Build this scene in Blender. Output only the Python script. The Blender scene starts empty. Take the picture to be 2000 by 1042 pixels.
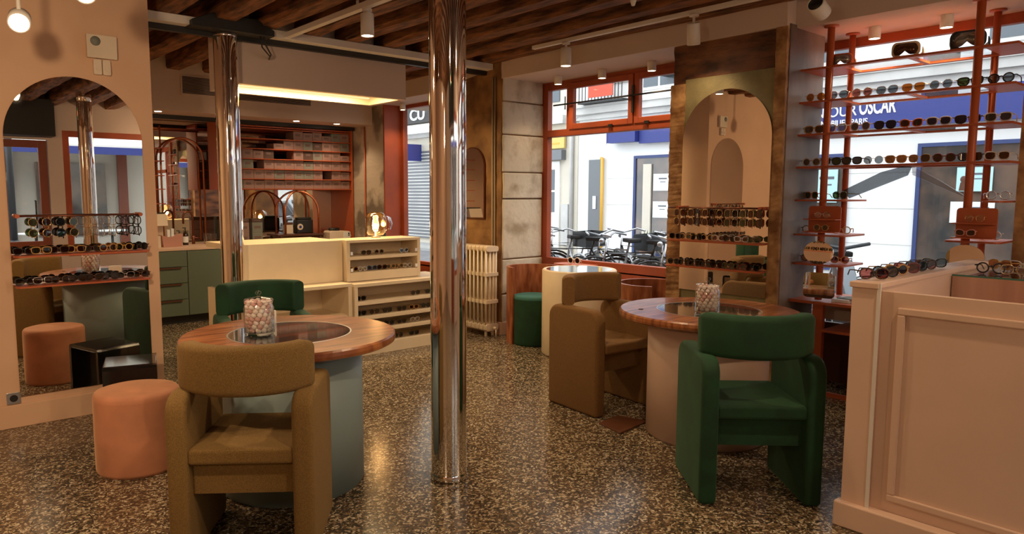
import bpy, bmesh, math, random
from math import sin, cos, pi, radians as R
from mathutils import Vector, Matrix
random.seed(7)
S = bpy.context.scene
COL = S.collection
# ---------------------------------------------------------------- camera, world, exposure
cd = bpy.data.cameras.new('camera'); cam = bpy.data.objects.new('camera', cd); COL.objects.link(cam)
cam.location = (0, 0, 1.45); cam.rotation_euler = (pi/2-0.10256, 0, -0.6992)
cd.sensor_width = 36; cd.lens = 1385/2000*36; cd.shift_x = (1000-928.4)/2000; cd.clip_start = .02; cd.clip_end = 200
S.camera = cam
W = bpy.data.worlds.new('world'); S.world = W; W.use_nodes = True
bg = W.node_tree.nodes['Background']; bg.inputs[0].default_value = (.90, .95, 1, 1); bg.inputs[1].default_value = 2.1
S.view_settings.view_transform = 'Standard'; S.view_settings.look = 'None'
S.view_settings.exposure = .6; S.view_settings.gamma = 1; S.view_settings.use_curve_mapping = False
S.cycles.use_denoising = True
S.cycles.max_bounces = 10; S.cycles.transparent_max_bounces = 24; S.cycles.glossy_bounces = 6; S.cycles.diffuse_bounces = 4
S.cycles.sample_clamp_indirect = 4
WARM = (1, .70, .42)
def light(kind, loc, energy, color=WARM, size=.05, rot=(0,0,0), parent=None, spot=None, sy=None):
    l = bpy.data.lights.new('lamp_light', kind); l.energy = energy; l.color = color
    if kind == 'AREA':
        l.size = size
        if sy: l.shape = 'RECTANGLE'; l.size_y = sy
    else: l.shadow_soft_size = size
    if kind == 'SPOT': l.spot_size = spot or R(110); l.spot_blend = .8
    o = bpy.data.objects.new('lamp_light', l); COL.objects.link(o); o.rotation_euler = rot
    o.location = loc
    if parent: o.parent = parent
    return o
# ---------------------------------------------------------------- materials
def _m(name):
    m = bpy.data.materials.new(name); m.use_nodes = True
    return m, m.node_tree.nodes, m.node_tree.links, m.node_tree.nodes['Principled BSDF']
def mat(name, col, rough=.5, metal=0, var=0, vscale=6, bump=0, bscale=60, spec=.5, emit=None, es=0, coat=0, sheen=0, stretch=None, col2=None, detail=4, ramp=(.35,.65)):
    m, N, L, b = _m(name)
    b.inputs['Base Color'].default_value = (*col, 1); b.inputs['Roughness'].default_value = rough
    b.inputs['Metallic'].default_value = metal; b.inputs['Specular IOR Level'].default_value = spec
    b.inputs['Coat Weight'].default_value = coat; b.inputs['Coat Roughness'].default_value = .08
    b.inputs['Sheen Weight'].default_value = sheen; b.inputs['Sheen Roughness'].default_value = .4
    if sheen: b.inputs['Sheen Tint'].default_value = (*[min(1, c*3+.1) for c in col], 1)
    if emit: b.inputs['Emission Color'].default_value = (*emit, 1); b.inputs['Emission Strength'].default_value = es
    if var or bump or col2:
        g = N.new('ShaderNodeNewGeometry'); mp = N.new('ShaderNodeMapping'); L.new(g.outputs['Position'], mp.inputs[0])
        if stretch: mp.inputs['Scale'].default_value = stretch
    if var or col2:
        n = N.new('ShaderNodeTexNoise'); n.inputs['Scale'].default_value = vscale; n.inputs['Detail'].default_value = detail
        L.new(mp.outputs[0], n.inputs[0])
        r = N.new('ShaderNodeValToRGB'); L.new(n.outputs[0], r.inputs[0])
        c2 = col2 or [max(0, c*(1+var)) for c in col]; c1 = col if col2 else [max(0, c*(1-var)) for c in col]
        r.color_ramp.elements[0].position = ramp[0]; r.color_ramp.elements[1].position = ramp[1]
        r.color_ramp.elements[0].color = (*c1, 1); r.color_ramp.elements[1].color = (*c2, 1)
        L.new(r.outputs[0], b.inputs['Base Color'])
    if bump:
        n = N.new('ShaderNodeTexNoise'); n.inputs['Scale'].default_value = bscale; n.inputs['Detail'].default_value = 5
        L.new(mp.outputs[0], n.inputs[0])
        bp = N.new('ShaderNodeBump'); bp.inputs['Strength'].default_value = bump; bp.inputs['Distance'].default_value = .01
        L.new(n.outputs[0], bp.inputs['Height']); L.new(bp.outputs[0], b.inputs['Normal'])
    return m
def glass(name, tint=(1,1,1), gloss=.04, rough=.01, fres=4):
    m, N, L, b = _m(name); N.remove(b); out = N['Material Output']
    t = N.new('ShaderNodeBsdfTransparent'); t.inputs[0].default_value = (*tint, 1)
    g = N.new('ShaderNodeBsdfGlossy'); g.inputs['Roughness'].default_value = rough
    lw = N.new('ShaderNodeLayerWeight'); lw.inputs[0].default_value = .5
    f = N.new('ShaderNodeMath'); f.operation = 'POWER'; f.inputs[1].default_value = fres; L.new(lw.outputs['Facing'], f.inputs[0])
    a = N.new('ShaderNodeMath'); a.operation = 'ADD'; a.inputs[1].default_value = gloss; a.use_clamp = True
    x = N.new('ShaderNodeMixShader'); L.new(f.outputs[0], a.inputs[0]); L.new(a.outputs[0], x.inputs[0])
    L.new(t.outputs[0], x.inputs[1]); L.new(g.outputs[0], x.inputs[2]); L.new(x.outputs[0], out.inputs[0])
    return m
def emis(name, col, s):
    m, N, L, b = _m(name); N.remove(b); e = N.new('ShaderNodeEmission'); e.inputs[0].default_value = (*col, 1); e.inputs[1].default_value = s
    L.new(e.outputs[0], N['Material Output'].inputs[0]); return m
def terrazzo():
    m, N, L, b = _m('terrazzo'); g = N.new('ShaderNodeNewGeometry')
    ns = N.new('ShaderNodeTexNoise'); ns.inputs['Scale'].default_value = 18; L.new(g.outputs['Position'], ns.inputs[0])
    mx = N.new('ShaderNodeMix'); mx.data_type = 'VECTOR'; mx.inputs[0].default_value = .05
    L.new(g.outputs['Position'], mx.inputs[4]); L.new(ns.outputs['Color'], mx.inputs[5])
    def vor(sc, feat='F1'):
        v = N.new('ShaderNodeTexVoronoi'); v.feature = feat; v.inputs['Scale'].default_value = sc; L.new(mx.outputs[1], v.inputs['Vector']); return v
    v1 = vor(95); e1 = vor(95, 'DISTANCE_TO_EDGE')
    s = N.new('ShaderNodeSeparateColor'); L.new(v1.outputs['Color'], s.inputs[0])
    r = N.new('ShaderNodeValToRGB'); r.color_ramp.interpolation = 'CONSTANT'; L.new(s.outputs[0], r.inputs[0])
    els = r.color_ramp.elements; els[0].position = 0; els[0].color = (.030, .022, .014, 1); els[1].position = .26; els[1].color = (.11, .068, .036, 1)
    for p, c in ((.44, (.05, .038, .026)), (.55, (.23, .155, .085)), (.70, (.42, .33, .21)), (.87, (.55, .47, .34))):
        e = els.new(p); e.color = (*c, 1)
    t = N.new('ShaderNodeMath'); t.operation = 'GREATER_THAN'; t.inputs[1].default_value = .07; L.new(e1.outputs[0], t.inputs[0])
    c = N.new('ShaderNodeMix'); c.data_type = 'RGBA'; L.new(t.outputs[0], c.inputs[0]); c.inputs[6].default_value = (.095, .07, .045, 1)
    L.new(r.outputs[0], c.inputs[7]); L.new(c.outputs[2], b.inputs['Base Color'])
    b.inputs['Roughness'].default_value = .2; b.inputs['Specular IOR Level'].default_value = .5
    return m
M = {}
ORANGE = (.45, .095, .028)
def mk():
    M['floor'] = terrazzo()
    M['peach'] = mat('peach plaster', (.66, .42, .27), .75, var=.04, vscale=2, bump=.03)
    M['pinkwhite'] = mat('pale pink plaster', (.60, .47, .39), .8, var=.03, vscale=2)
    M['white'] = mat('white paint', (.75, .70, .64), .5)
    M['counter'] = mat('peach cream paint', (.70, .49, .37), .45, var=.03, vscale=3)
    M['cream'] = mat('cream lacquered wood', (.78, .64, .44), .45, var=.04, vscale=4)
    M['beam'] = mat('old oak beam', (.065, .023, .008), .75, col2=(.29, .11, .034), vscale=5, stretch=(5, .8, 5), bump=.6, bscale=20)
    M['ceil'] = mat('dark ceiling boards', (.035, .016, .009), .9, var=.5, vscale=3)
    M['rust'] = mat('rusted brown render', (.12, .050, .016), .65, col2=(.36, .19, .065), vscale=3.5, bump=.4, bscale=25, detail=8)
    M['oldwood'] = mat('weathered dark beam', (.05, .018, .009), .6, col2=(.20, .075, .028), vscale=4, stretch=(1, 1.2, 3), bump=.5, bscale=18, detail=7)
    M['edgewood'] = mat('ochre chipped wood edge', (.20, .085, .025), .6, col2=(.48, .27, .11), vscale=9, bump=.8, bscale=22, detail=8)
    M['olive'] = mat('olive green old paint', (.21, .175, .08), .65, var=.25, vscale=5, bump=.3)
    M['stone'] = mat('pale limestone', (.64, .57, .45), .85, col2=(.36, .29, .20), vscale=5, bump=.9, bscale=14, detail=9, ramp=(.5,.72))
    M['concrete'] = mat('patchy plaster', (.52, .44, .34), .85, col2=(.20, .16, .12), vscale=2.2, bump=.6, bscale=20, detail=9, ramp=(.48,.6))
    M['steelgrey'] = mat('grey brushed metal cladding', (.11, .075, .058), .45, .2, col2=(.30, .23, .18), vscale=2.6, stretch=(1,1,.6), bump=.15, bscale=9, detail=6)
    M['orange'] = mat('burnt orange lacquer', ORANGE, .42)
    M['framered'] = mat('burnt orange painted window frame', (.34, .066, .020), .5, var=.15, vscale=3)
    M['copper'] = mat('copper tube', (.55, .20, .10), .28, .85)
    M['darkcopper'] = mat('dark copper tube', (.20, .07, .04), .3, .8)
    M['chrome'] = mat('polished chrome', (.86, .83, .80), .045, 1)
    M['mirror'] = mat('mirror glass', (.86, .84, .80), .008, 1)
    M['black'] = mat('black metal', (.012, .011, .010), .5)
    M['blackgloss'] = mat('glossy black acrylic', (.010, .009, .009), .12, coat=.5)
    M['sage'] = mat('sage green cabinet front', (.115, .15, .105), .5)
    M['sagegrey'] = mat('pale blue grey lacquer', (.25, .33, .33), .45)
    M['pinkdrum'] = mat('pale pink lacquer', (.64, .45, .35), .45)
    M['ochre'] = mat('ochre woven fabric', (.185, .105, .026), .9, var=.22, vscale=260, bump=.25, bscale=400, sheen=.1, detail=1)
    M['mustard'] = mat('brown mustard woven fabric', (.185, .092, .024), .9, var=.2, vscale=260, bump=.25, bscale=400, sheen=.2, detail=1)
    M['green'] = mat('bottle green velvet', (.004, .040, .012), .8, var=.2, vscale=9, sheen=.5)
    M['darkgreen'] = mat('dark green velvet', (.004, .040, .013), .8, var=.2, vscale=9, sheen=.35)
    M['teal'] = mat('teal green velvet top', (.02, .11, .09), .75, sheen=.5)
    M['salmon'] = mat('salmon velvet', (.46, .19, .10), .8, var=.12, vscale=7, sheen=.5)
    M['tablewood'] = mat('varnished red brown wood', (.15, .036, .011), .3, col2=(.46, .17, .055), vscale=4, stretch=(1, 7, 1), coat=.25, detail=7)
    M['burl'] = mat('red brown burl wood', (.20, .05, .018), .35, col2=(.42, .15, .06), vscale=7, stretch=(3, 3, .7), detail=7)
    M['darktop'] = mat('dark smoked glass inlay', (.05, .06, .055), .03, .35, coat=1)
    M['clear'] = glass('clear glass', (.96, .98, .97), .035, fres=3)
    M['jarglass'] = glass('thick jar glass', (.97, .98, .97), .05, .02, fres=3)
    M['pane'] = glass('window glass', (.97, .98, .98), .012, fres=5)
    M['greenedge'] = mat('green glass edge', (.05, .22, .16), .2)
    M['creamrad'] = mat('cream radiator enamel', (.74, .60, .42), .45)
    M['bulb'] = emis('lit lamp face', (1, .80, .52), 14)
    M['cove'] = emis('lit cove strip', (1, .72, .34), .85)
    M['glow'] = emis('warm lit bulb', (1, .60, .25), 22)
    M['amber'] = glass('amber glass', (1, .84, .58), .10, .03, fres=2)
    M['candyw'] = mat('white candy', (.74, .64, .60), .6); M['candyp'] = mat('pink candy', (.60, .36, .33), .6)
    M['boxpink'] = mat('dusty pink cardboard', (.27, .17, .15), .7, var=.08, vscale=8)
    M['boxgrey'] = mat('grey green cardboard', (.19, .20, .175), .7, var=.08, vscale=8)
    M['boxdark'] = mat('dark brown cardboard', (.09, .05, .04), .7)
    M['label'] = mat('printed paper label', (.16, .10, .09), .6)
    M['brown'] = mat('dark brown shelf', (.10, .035, .015), .4)
    M['facade'] = mat('white rendered facade', (.82, .82, .80), .9, var=.03, vscale=1)
    M['facade2'] = mat('grey stone moulding', (.55, .54, .52), .9, var=.1, vscale=2)
    M['beigefac'] = mat('beige facade', (.62, .57, .48), .9, var=.05, vscale=1)
    M['blue'] = mat('royal blue sign', (.022, .035, .20), .5)
    M['blueframe'] = mat('dark blue shop frame', (.03, .05, .16), .5)
    M['shopglass'] = mat('dark shop glass', (.035, .04, .042), .06, col2=(.15, .10, .075), vscale=1.6, coat=1, detail=6)
    M['interior'] = mat('shop interior wood', (.09, .05, .03), .6, var=.4, vscale=2)
    M['winglass'] = mat('far window glass', (.10, .12, .14), .1)
    M['signyellow'] = mat('yellow sign', (.66, .48, .14), .6); M['ochrepaint'] = mat('yellow painted pipe', (.70, .38, .05), .5)
    M['letter'] = mat('white lettering', (.85, .85, .85), .5); M['letterdark'] = mat('dark lettering', (.10, .10, .12), .5)
    M['poster'] = mat('pale turquoise poster', (.45, .70, .74), .5); M['paper'] = mat('white poster paper', (.80, .84, .86), .5)
    M['shutter'] = mat('grey roller shutter', (.16, .17, .18), .5, .3)
    M['road'] = mat('grey asphalt', (.16, .16, .17), .9, var=.15, vscale=5); M['pave'] = mat('grey paving', (.34, .34, .33), .9, var=.1, vscale=3)
    M['bike'] = mat('dark grey bike metal', (.05, .055, .06), .4, .5); M['silver'] = mat('silver metal', (.55, .56, .58), .3, .9)
    M['tyre'] = mat('black rubber', (.02, .02, .02), .8)
    M['carpaint'] = mat('silver grey car paint', (.26, .30, .34), .25, .5, coat=1)
    M['redcloth'] = mat('red cloth', (.55, .09, .05), .8)
    M['plastic'] = mat('cream plastic', (.72, .60, .46), .45)
    M['leaf'] = mat('green leaves', (.03, .08, .02), .7, var=.4, vscale=12)
    M['awning'] = mat('pale awning cloth', (.75, .73, .68), .8); M['doorwood'] = mat('brown red door wood', (.22, .055, .025), .4)
    M['trans'] = glass('translucent grey film', (.75,.76,.78), .12, .2)
    M['greyfilm'] = glass('smoked translucent film', (.36,.38,.40), .06, .2)
    M['pipebeige'] = mat('beige painted pipe', (.42,.31,.19), .5)
    M['grille'] = mat('dark grille gap', (.06, .045, .035), .8)
    M['amberbottle'] = mat('dark amber bottle', (.03, .015, .008), .15); M['pinkbag'] = mat('pink paper bag', (.50, .25, .20), .6)
    M['beigepaper'] = mat('beige leather', (.62, .40, .20), .6)
mk()
# ---------------------------------------------------------------- mesh helpers
class MB:
    def __init__(s): s.b = bmesh.new(); s.mi = 0
    def _n(s, f0):
        for f in s.b.faces[f0:] if False else []: pass
    def box(s, x0, x1, y0, y1, z0, z1, m=0, T=None):
        v = [s.b.verts.new((x, y, z)) for z in (z0, z1) for x, y in ((x0,y0),(x1,y0),(x1,y1),(x0,y1))]
        for i in ((3,2,1,0),(4,5,6,7),(0,1,5,4),(1,2,6,5),(2,3,7,6),(3,0,4,7)):
            f = s.b.faces.new([v[k] for k in i]); f.material_index = m
        if T: 
            for a in v: a.co = T @ a.co
        return s
    def tube(s, pts, r, seg=8, closed=False, m=0, cap=True):
        pts = [Vector(p) for p in pts]; n = len(pts); rings = []
        up = None
        for i, p in enumerate(pts):
            a = pts[i-1] if (i or closed) else p; c = pts[(i+1) % n] if (i < n-1 or closed) else p
            t = (c-a).normalized()
            if up is None: up = Vector((0,0,1)) if abs(t.z) < .9 else Vector((1,0,0))
            x = t.cross(up)
            if x.length < 1e-4: x = t.cross(Vector((1,0,0)))
            x.normalize(); y = x.cross(t).normalized(); up = y
            rr = r[i] if isinstance(r, (list, tuple)) else r
            rings.append([s.b.verts.new(p + x*cos(k*2*pi/seg)*rr + y*sin(k*2*pi/seg)*rr) for k in range(seg)])
        for i in range(n if closed else n-1):
            A, B = rings[i], rings[(i+1) % n]
            for k in range(seg):
                f = s.b.faces.new((A[k], A[(k+1)%seg], B[(k+1)%seg], B[k])); f.material_index = m; f.smooth = True
        if cap and not closed:
            f = s.b.faces.new(rings[0][::-1]); f.material_index = m; f = s.b.faces.new(rings[-1]); f.material_index = m
        return s
    def lathe(s, prof, c=(0,0,0), seg=32, m=0, a0=0, a1=2*pi, smooth=True):
        c = Vector(c); full = abs(a1-a0-2*pi) < 1e-6; n = seg if full else seg+1; rings = []
        for r, z in prof:
            if r < 1e-6: v = s.b.verts.new(c+Vector((0,0,z))); rings.append([v]*n); continue
            rings.append([s.b.verts.new(c+Vector((r*cos(a0+(a1-a0)*k/seg), r*sin(a0+(a1-a0)*k/seg), z))) for k in range(n)])
        for A, B in zip(rings, rings[1:]):
            for k in range(seg):
                q = [A[k], A[(k+1)%n], B[(k+1)%n], B[k]]; u = []
                for v in q:
                    if v not in u: u.append(v)
                if len(u) > 2:
                    try: f = s.b.faces.new(u); f.material_index = m; f.smooth = smooth
                    except ValueError: pass
        return s
    def prism(s, poly, h0, h1, axis='z', m=0, T=None, smooth=False):
        P = {'z': lambda a,b,h: (a,b,h), 'y': lambda a,b,h: (a,h,b), 'x': lambda a,b,h: (h,a,b)}[axis]
        A = [s.b.verts.new(P(a,b,h0)) for a,b in poly]; B = [s.b.verts.new(P(a,b,h1)) for a,b in poly]; n = len(poly)
        s.b.faces.new(A[::-1]).material_index = m; s.b.faces.new(B).material_index = m
        for i in range(n):
            f = s.b.faces.new((A[i], A[(i+1)%n], B[(i+1)%n], B[i])); f.material_index = m; f.smooth = smooth
        if T:
            for a in A+B: a.co = T @ a.co
        return s
    def ball(s, c, r, u=10, v=7, m=0, sc=(1,1,1)):
        r0 = bmesh.ops.create_uvsphere(s.b, u_segments=u, v_segments=v, radius=r, matrix=Matrix.Translation(c) @ Matrix.Diagonal((*sc,1)))
        for a in r0['verts']:
            for f in a.link_faces: f.smooth = True; f.material_index = m
        return s
ROOT = {}
def _mesh(mb, mats, off=None):
    me = bpy.data.meshes.new('mesh'); bmesh.ops.recalc_face_normals(mb.b, faces=mb.b.faces[:]); mb.b.to_mesh(me); mb.b.free()
    for k in (mats if isinstance(mats, (list, tuple)) else [mats]): me.materials.append(M[k] if isinstance(k, str) else k)
    if off: me.transform(Matrix.Translation(-Vector(off)))
    return me
def bevel(o, w, seg=2):
    d = o.modifiers.new('bevel', 'BEVEL'); d.width = w; d.segments = seg; d.limit_method = 'ANGLE'; d.angle_limit = R(40)
    d.use_clamp_overlap = True; return o
def tagit(o, label=None, cat=None, group=None, kind=None):
    if label: o['label'] = label
    if cat: o['category'] = cat
    if group: o['group'] = group
    if kind: o['kind'] = kind
    return o
def thing(name, loc, label, cat, group=None, rz=0):
    o = bpy.data.objects.new(name, None); COL.objects.link(o); o.location = loc; o.rotation_euler.z = rz; o.empty_display_size = .05
    ROOT[o.name] = loc if not rz else (0,0,0)
    return tagit(o, label, cat, group)
def part(name, mb, mats, parent, world=True, bev=0, label=None, seg=2):
    off = ROOT.get(parent.name, (0,0,0)) if world else None
    me = _mesh(mb, mats, off); o = bpy.data.objects.new(name, me); COL.objects.link(o); o.parent = parent
    ROOT[o.name] = off or (0,0,0)
    if bev: bevel(o, bev, seg)
    if label: o['label'] = label
    return o
def solo(name, mb, mats, label, cat, group=None, base=None, bev=0, rz=0):
    me = _mesh(mb, mats, base); o = bpy.data.objects.new(name, me); COL.objects.link(o)
    if base: o.location = base
    o.rotation_euler.z = rz; ROOT[o.name] = base or (0,0,0)
    if bev: bevel(o, bev)
    return tagit(o, label, cat, group)
def struct(name, mb, mats, label=None, bev=0):
    o = bpy.data.objects.new(name, _mesh(mb, mats)); COL.objects.link(o); o['kind'] = 'structure'
    if label: o['label'] = label
    if bev: bevel(o, bev)
    return o
def copy_tree(o, parent=None):
    c = o.copy(); COL.objects.link(c); c.parent = parent
    for ch in o.children: copy_tree(ch, c)
    return c
def Bx(*a, **k): return MB().box(*a, **k)
def arch_poly(c, hw, z0, zs, n=24):
    return [(c-hw, z0), (c+hw, z0)] + [(c+hw*cos(t*pi/n), zs+hw*sin(t*pi/n)) for t in range(n+1)]
def rrect(x0, x1, y0, y1, r, n=5, corners=(1,1,1,1)):
    P = []
    for (cx, cy, a0, on) in ((x1-r,y1-r,0,corners[2]),(x0+r,y1-r,pi/2,corners[3]),(x0+r,y0+r,pi,corners[0]),(x1-r,y0+r,3*pi/2,corners[1])):
        if on: P += [(cx+r*cos(a0+k*pi/2/n), cy+r*sin(a0+k*pi/2/n)) for k in range(n+1)]
        else: P.append((cx+r*(1 if cos(a0+pi/4)>0 else -1), cy+r*(1 if sin(a0+pi/4)>0 else -1)))
    return P
ORD = ['first','second','third','fourth','fifth','sixth','seventh','eighth','ninth','tenth','eleventh','twelfth','thirteenth','fourteenth','fifteenth','sixteenth']
# ================================================================ SHELL
struct('floor', Bx(-3.2, 5.75, -2.1, 9.3, -.1, 0), 'floor', 'brown and cream speckled terrazzo floor')
struct('ceiling', Bx(-3.2, 5.75, -2.1, 9.3, 2.93, 3.0), 'ceil', 'dark boards between the old beams')
struct('wall_left', Bx(-3.2, 1.47, 5.15, 9.3, 0, 2.93), 'peach', 'peach plastered wall with the arched mirror')
struct('wall_side', Bx(-3.2, -3.1, -2.0, 5.15, 0, 2.93), 'peach')
struct('wall_back', Bx(1.47, 5.75, 9.0, 9.3, 0, 2.93), 'rust')
# baseboards
struct('baseboard_left', Bx(-3.1, 1.485, 5.13, 5.15, 0, .145).box(1.47, 1.485, 5.15, 9.0, 0, .145), 'peach', bev=.004)
struct('baseboard_right', Bx(4.845, 4.87, 5.355, 6.4, 0, .13).box(4.87, 5.0, 5.35, 5.37, 0, .13), 'peach', bev=.004)
# right wall blocks
def jag(x0, x1, y0, y1, z0, z1, face='x', amp=.012, n=40):  # block with chipped corner edges
    mb = MB(); nz = n; rows = []
    for i in range(nz+1):
        z = z0+(z1-z0)*i/nz; j = lambda: random.uniform(-amp, amp)
        rows.append([mb.b.verts.new((x, y, z)) for x, y in ((x0+j(), y0+j()), (x1, y0+j()), (x1, y1), (x0+j(), y1+j()))])
    for a, b in zip(rows, rows[1:]):
        for k in range(4): mb.b.faces.new((a[k], a[(k+1)%4], b[(k+1)%4], b[k]))
    mb.b.faces.new(rows[0][::-1]); mb.b.faces.new(rows[-1]); return mb
struct('wall_right', jag(4.87, 5.25, 5.385, 6.45, 0, 2.93, amp=.004), 'rust', 'rusty brown wall behind the radiator')
struct('wall_jamb', Bx(5.25, 5.6, 5.385, 5.60, 0, 2.93), 'rust')
# stone return face: courses of blocks
mb = MB(); z = 0
for h in (.42, .36, .62, .27, .38, .33, .24):
    mb.box(4.885+random.uniform(-.006,.004), 5.45+random.uniform(-.02,.01), 5.36+random.uniform(-.006,.006), 5.40, z+.006, z+h-.006); z += h
struct('trim_5', mb, 'stone', 'pale limestone blocks beside the window', bev=.01)
struct('wall_pillar', jag(4.90, 5.42, 2.47, 3.38, 0, 2.93, amp=.006), 'oldwood', 'weathered dark brown pillar')
struct('trim_6', Bx(4.905, 5.43, 2.45, 2.47, 0, 2.62), 'steelgrey', 'grey metal clad side of pillar', bev=.003)
struct('trim_7', Bx(5.3, 5.75, .55, 1.20, 0, 2.93), 'edgewood', 'ochre brown rustic post at right edge')
# pillar face details (X=4.87): edges and olive panel
struct('trim_8', jag(4.868, 4.90, 3.255, 3.385, 0, 2.30, amp=.0025, n=110), 'edgewood', bev=0)
struct('trim_9', jag(4.868, 4.90, 2.455, 2.535, 0, 2.60, amp=.0025, n=110), 'edgewood', bev=0)
struct('trim_10', Bx(4.875, 4.90, 2.535, 3.255, 0, 2.33), 'olive', 'olive painted panel around the arched mirror')
struct('wall_right_near', Bx(5.55, 5.75, -2.1, .55, 0, .5).box(5.55, 5.75, .45, .55, .5, 2.6).box(5.55, 5.75, -2.1, -1.9, .5, 2.6), 'pinkwhite')
w5 = struct('window_5', MB().box(5.6,5.67,-1.9,.45,.5,.6).box(5.6,5.67,-1.9,.45,2.5,2.6).box(5.6,5.67,-1.9,.45,1.98,2.06).box(5.6,5.67,-1.9,-1.8,.6,2.5).box(5.6,5.67,.35,.45,.6,2.5).box(5.6,5.67,-.75,-.65,.6,2.5), 'framered', 'burnt orange window seen reflected in the kitchen mirror')
part('glass_pane', Bx(5.63, 5.636, -1.8, .35, .6, 2.5), 'pane', w5)
# kitchen side wall (concrete) with red reveal
struct('wall_kitchen', jag(4.95, 5.27, 7.70, 9.0, 0, 2.93, amp=.004), 'concrete', 'patchy plaster wall beside the box shelves')
struct('trim_11', Bx(4.955, 5.27, 7.675, 7.70, .0, 2.565), 'framered')
# soffits
struct('ceiling_soffit', Bx(4.87, 5.75, 2.46, 6.5, 2.60, 2.93), 'pinkwhite', 'pale pink boxed soffit above the windows', bev=.003)
struct('ceiling_soffit_near', Bx(4.99, 5.75, -2.1, 2.46, 2.60, 2.93), 'pinkwhite', bev=.003)
struct('ceiling_soffit_kitchen', Bx(1.47, 4.95, 7.95, 9.0, 2.33, 2.93).box(4.95, 5.06, 7.95, 8.0, 2.33, 2.93), 'pinkwhite', bev=.003)
struct('ceiling_soffit_side', Bx(4.80, 5.75, 6.5, 7.95, 2.565, 2.93), 'pinkwhite', bev=.003)
struct('shadow_strip', Bx(1.50, 4.93, 8.36, 8.42, 2.285, 2.33), 'black', 'black strip drawn as the shadow gap above the box shelves')  # solid black strip stands in for the shade under the soffit
# beams
def beam(x, w, h, y0, y1, zt):
    mb = MB(); n = 34; rows = []; wz = random.uniform(0, 6)
    for i in range(n+1):
        y = y0+(y1-y0)*i/n; j = lambda a=.010: random.uniform(-a, a); s = .018*sin(wz+i*.35)
        rows.append([mb.b.verts.new(p) for p in ((x-w/2+s+j(), y, zt), (x-w/2+s+j(), y, zt-h*.85+j()), (x-w/2*.8+s+j(), y, zt-h+j(.006)), (x+w/2*.8+s+j(), y, zt-h+j(.006)), (x+w/2+s+j(), y, zt-h*.85+j()), (x+w/2+s+j(), y, zt))])
    for a, b in zip(rows, rows[1:]):
        for k in range(6): mb.b.faces.new((a[k], a[(k+1)%6], b[(k+1)%6], b[k]))
    mb.b.faces.new(rows[0]); mb.b.faces.new(rows[-1][::-1]); return mb
x = -2.9
while x < 4.85:
    o = struct('ceiling_beam', beam(x, .165, .175, -2.0, 7.95, 2.935), 'beam'); x += .385
# window 1 (X=5.45), Y 3.38..5.37
def frame(y0, y1, z0, z1, x, d, w):
    return MB().box(x, x+d, y0, y0+w, z0, z1).box(x, x+d, y1-w, y1, z0, z1).box(x, x+d, y0+w, y1-w, z0, z0+w).box(x, x+d, y0+w, y1-w, z1-w, z1)
w1 = struct('window_1', frame(3.30, 5.40, .68, 2.62, 5.45, .07, .10).box(5.44, 5.53, 3.38, 5.3, 2.04, 2.11), 'framered', 'burnt orange window with three top lights', bev=.004)
mb = MB().box(5.46, 5.51, 4.965, 5.045, 2.11, 2.54)
mb.box(5.455, 5.51, 4.14, 4.24, 2.11, 2.54)
p = part('window_bars', mb, 'framered', w1, bev=.004)
p = part('casement_frame', frame(4.19, 4.985, 2.10, 2.56, 5.43, .05, .055), 'framered', w1, bev=.004)
p = part('casement_frame', frame(3.36, 4.175, 2.10, 2.56, 5.43, .05, .055), 'framered', w1, bev=.004)
part('hinge', Bx(5.41, 5.43, 4.17, 4.19, 2.2, 2.45), 'black', w1)
part('window_latch', Bx(5.42, 5.45, 4.42, 4.47, 2.09, 2.115).box(5.42, 5.45, 4.0, 4.05, 2.09, 2.115), 'black', w1)
part('glass_pane', Bx(5.48, 5.486, 3.36, 5.32, .76, 2.56), 'pane', w1)
struct('wall_sill_1', Bx(5.45, 5.6, 3.38, 5.40, 0, .70), 'framered', 'burnt orange panel under the window', bev=.003)
rod = solo('curtain_rod', MB().tube([(5.40, 3.42, 2.357), (5.40, 5.17, 2.353)], .008, 8).tube([(5.40,5.01,2.30),(5.40,5.01,2.43)],.006,6).tube([(5.40,5.01,2.353),(5.45,5.01,2.353)],.005,6).tube([(5.40,3.6,2.357),(5.45,3.6,2.357)],.005,6), 'black', 'thin black rod across the top lights of the orange window', 'curtain rod')
# window 2 (X=5.2) Y 6.45..7.68
w2 = struct('window_2', frame(6.40, 7.675, .55, 2.58, 5.2, .07, .06), 'framered', 'burnt orange framed window beside the table lamp', bev=.004)
part('glass_pane', Bx(5.22, 5.226, 6.46, 7.62, .6, 2.53), 'pane', w2)
struct('wall_sill_2', Bx(5.2, 5.4, 6.45, 7.675, 0, .57), 'framered')
# window 3 (display) X=5.62 Y 1.2..2.45
struct('wall_pier', Bx(5.42, 5.66, 2.86, 3.36, 0, 2.93), 'oldwood')
w3 = struct('window_3', frame(1.15, 2.86, .30, 2.60, 5.64, .06, .065), 'framered', 'burnt orange framed shop window behind the display shelves', bev=.004)
part('glass_pane', Bx(5.66, 5.666, 1.2, 2.80, .33, 2.55), 'pane', w3)
struct('wall_sill_3', Bx(5.64, 5.74, 1.15, 2.86, 0, .32), 'framered')
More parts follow.
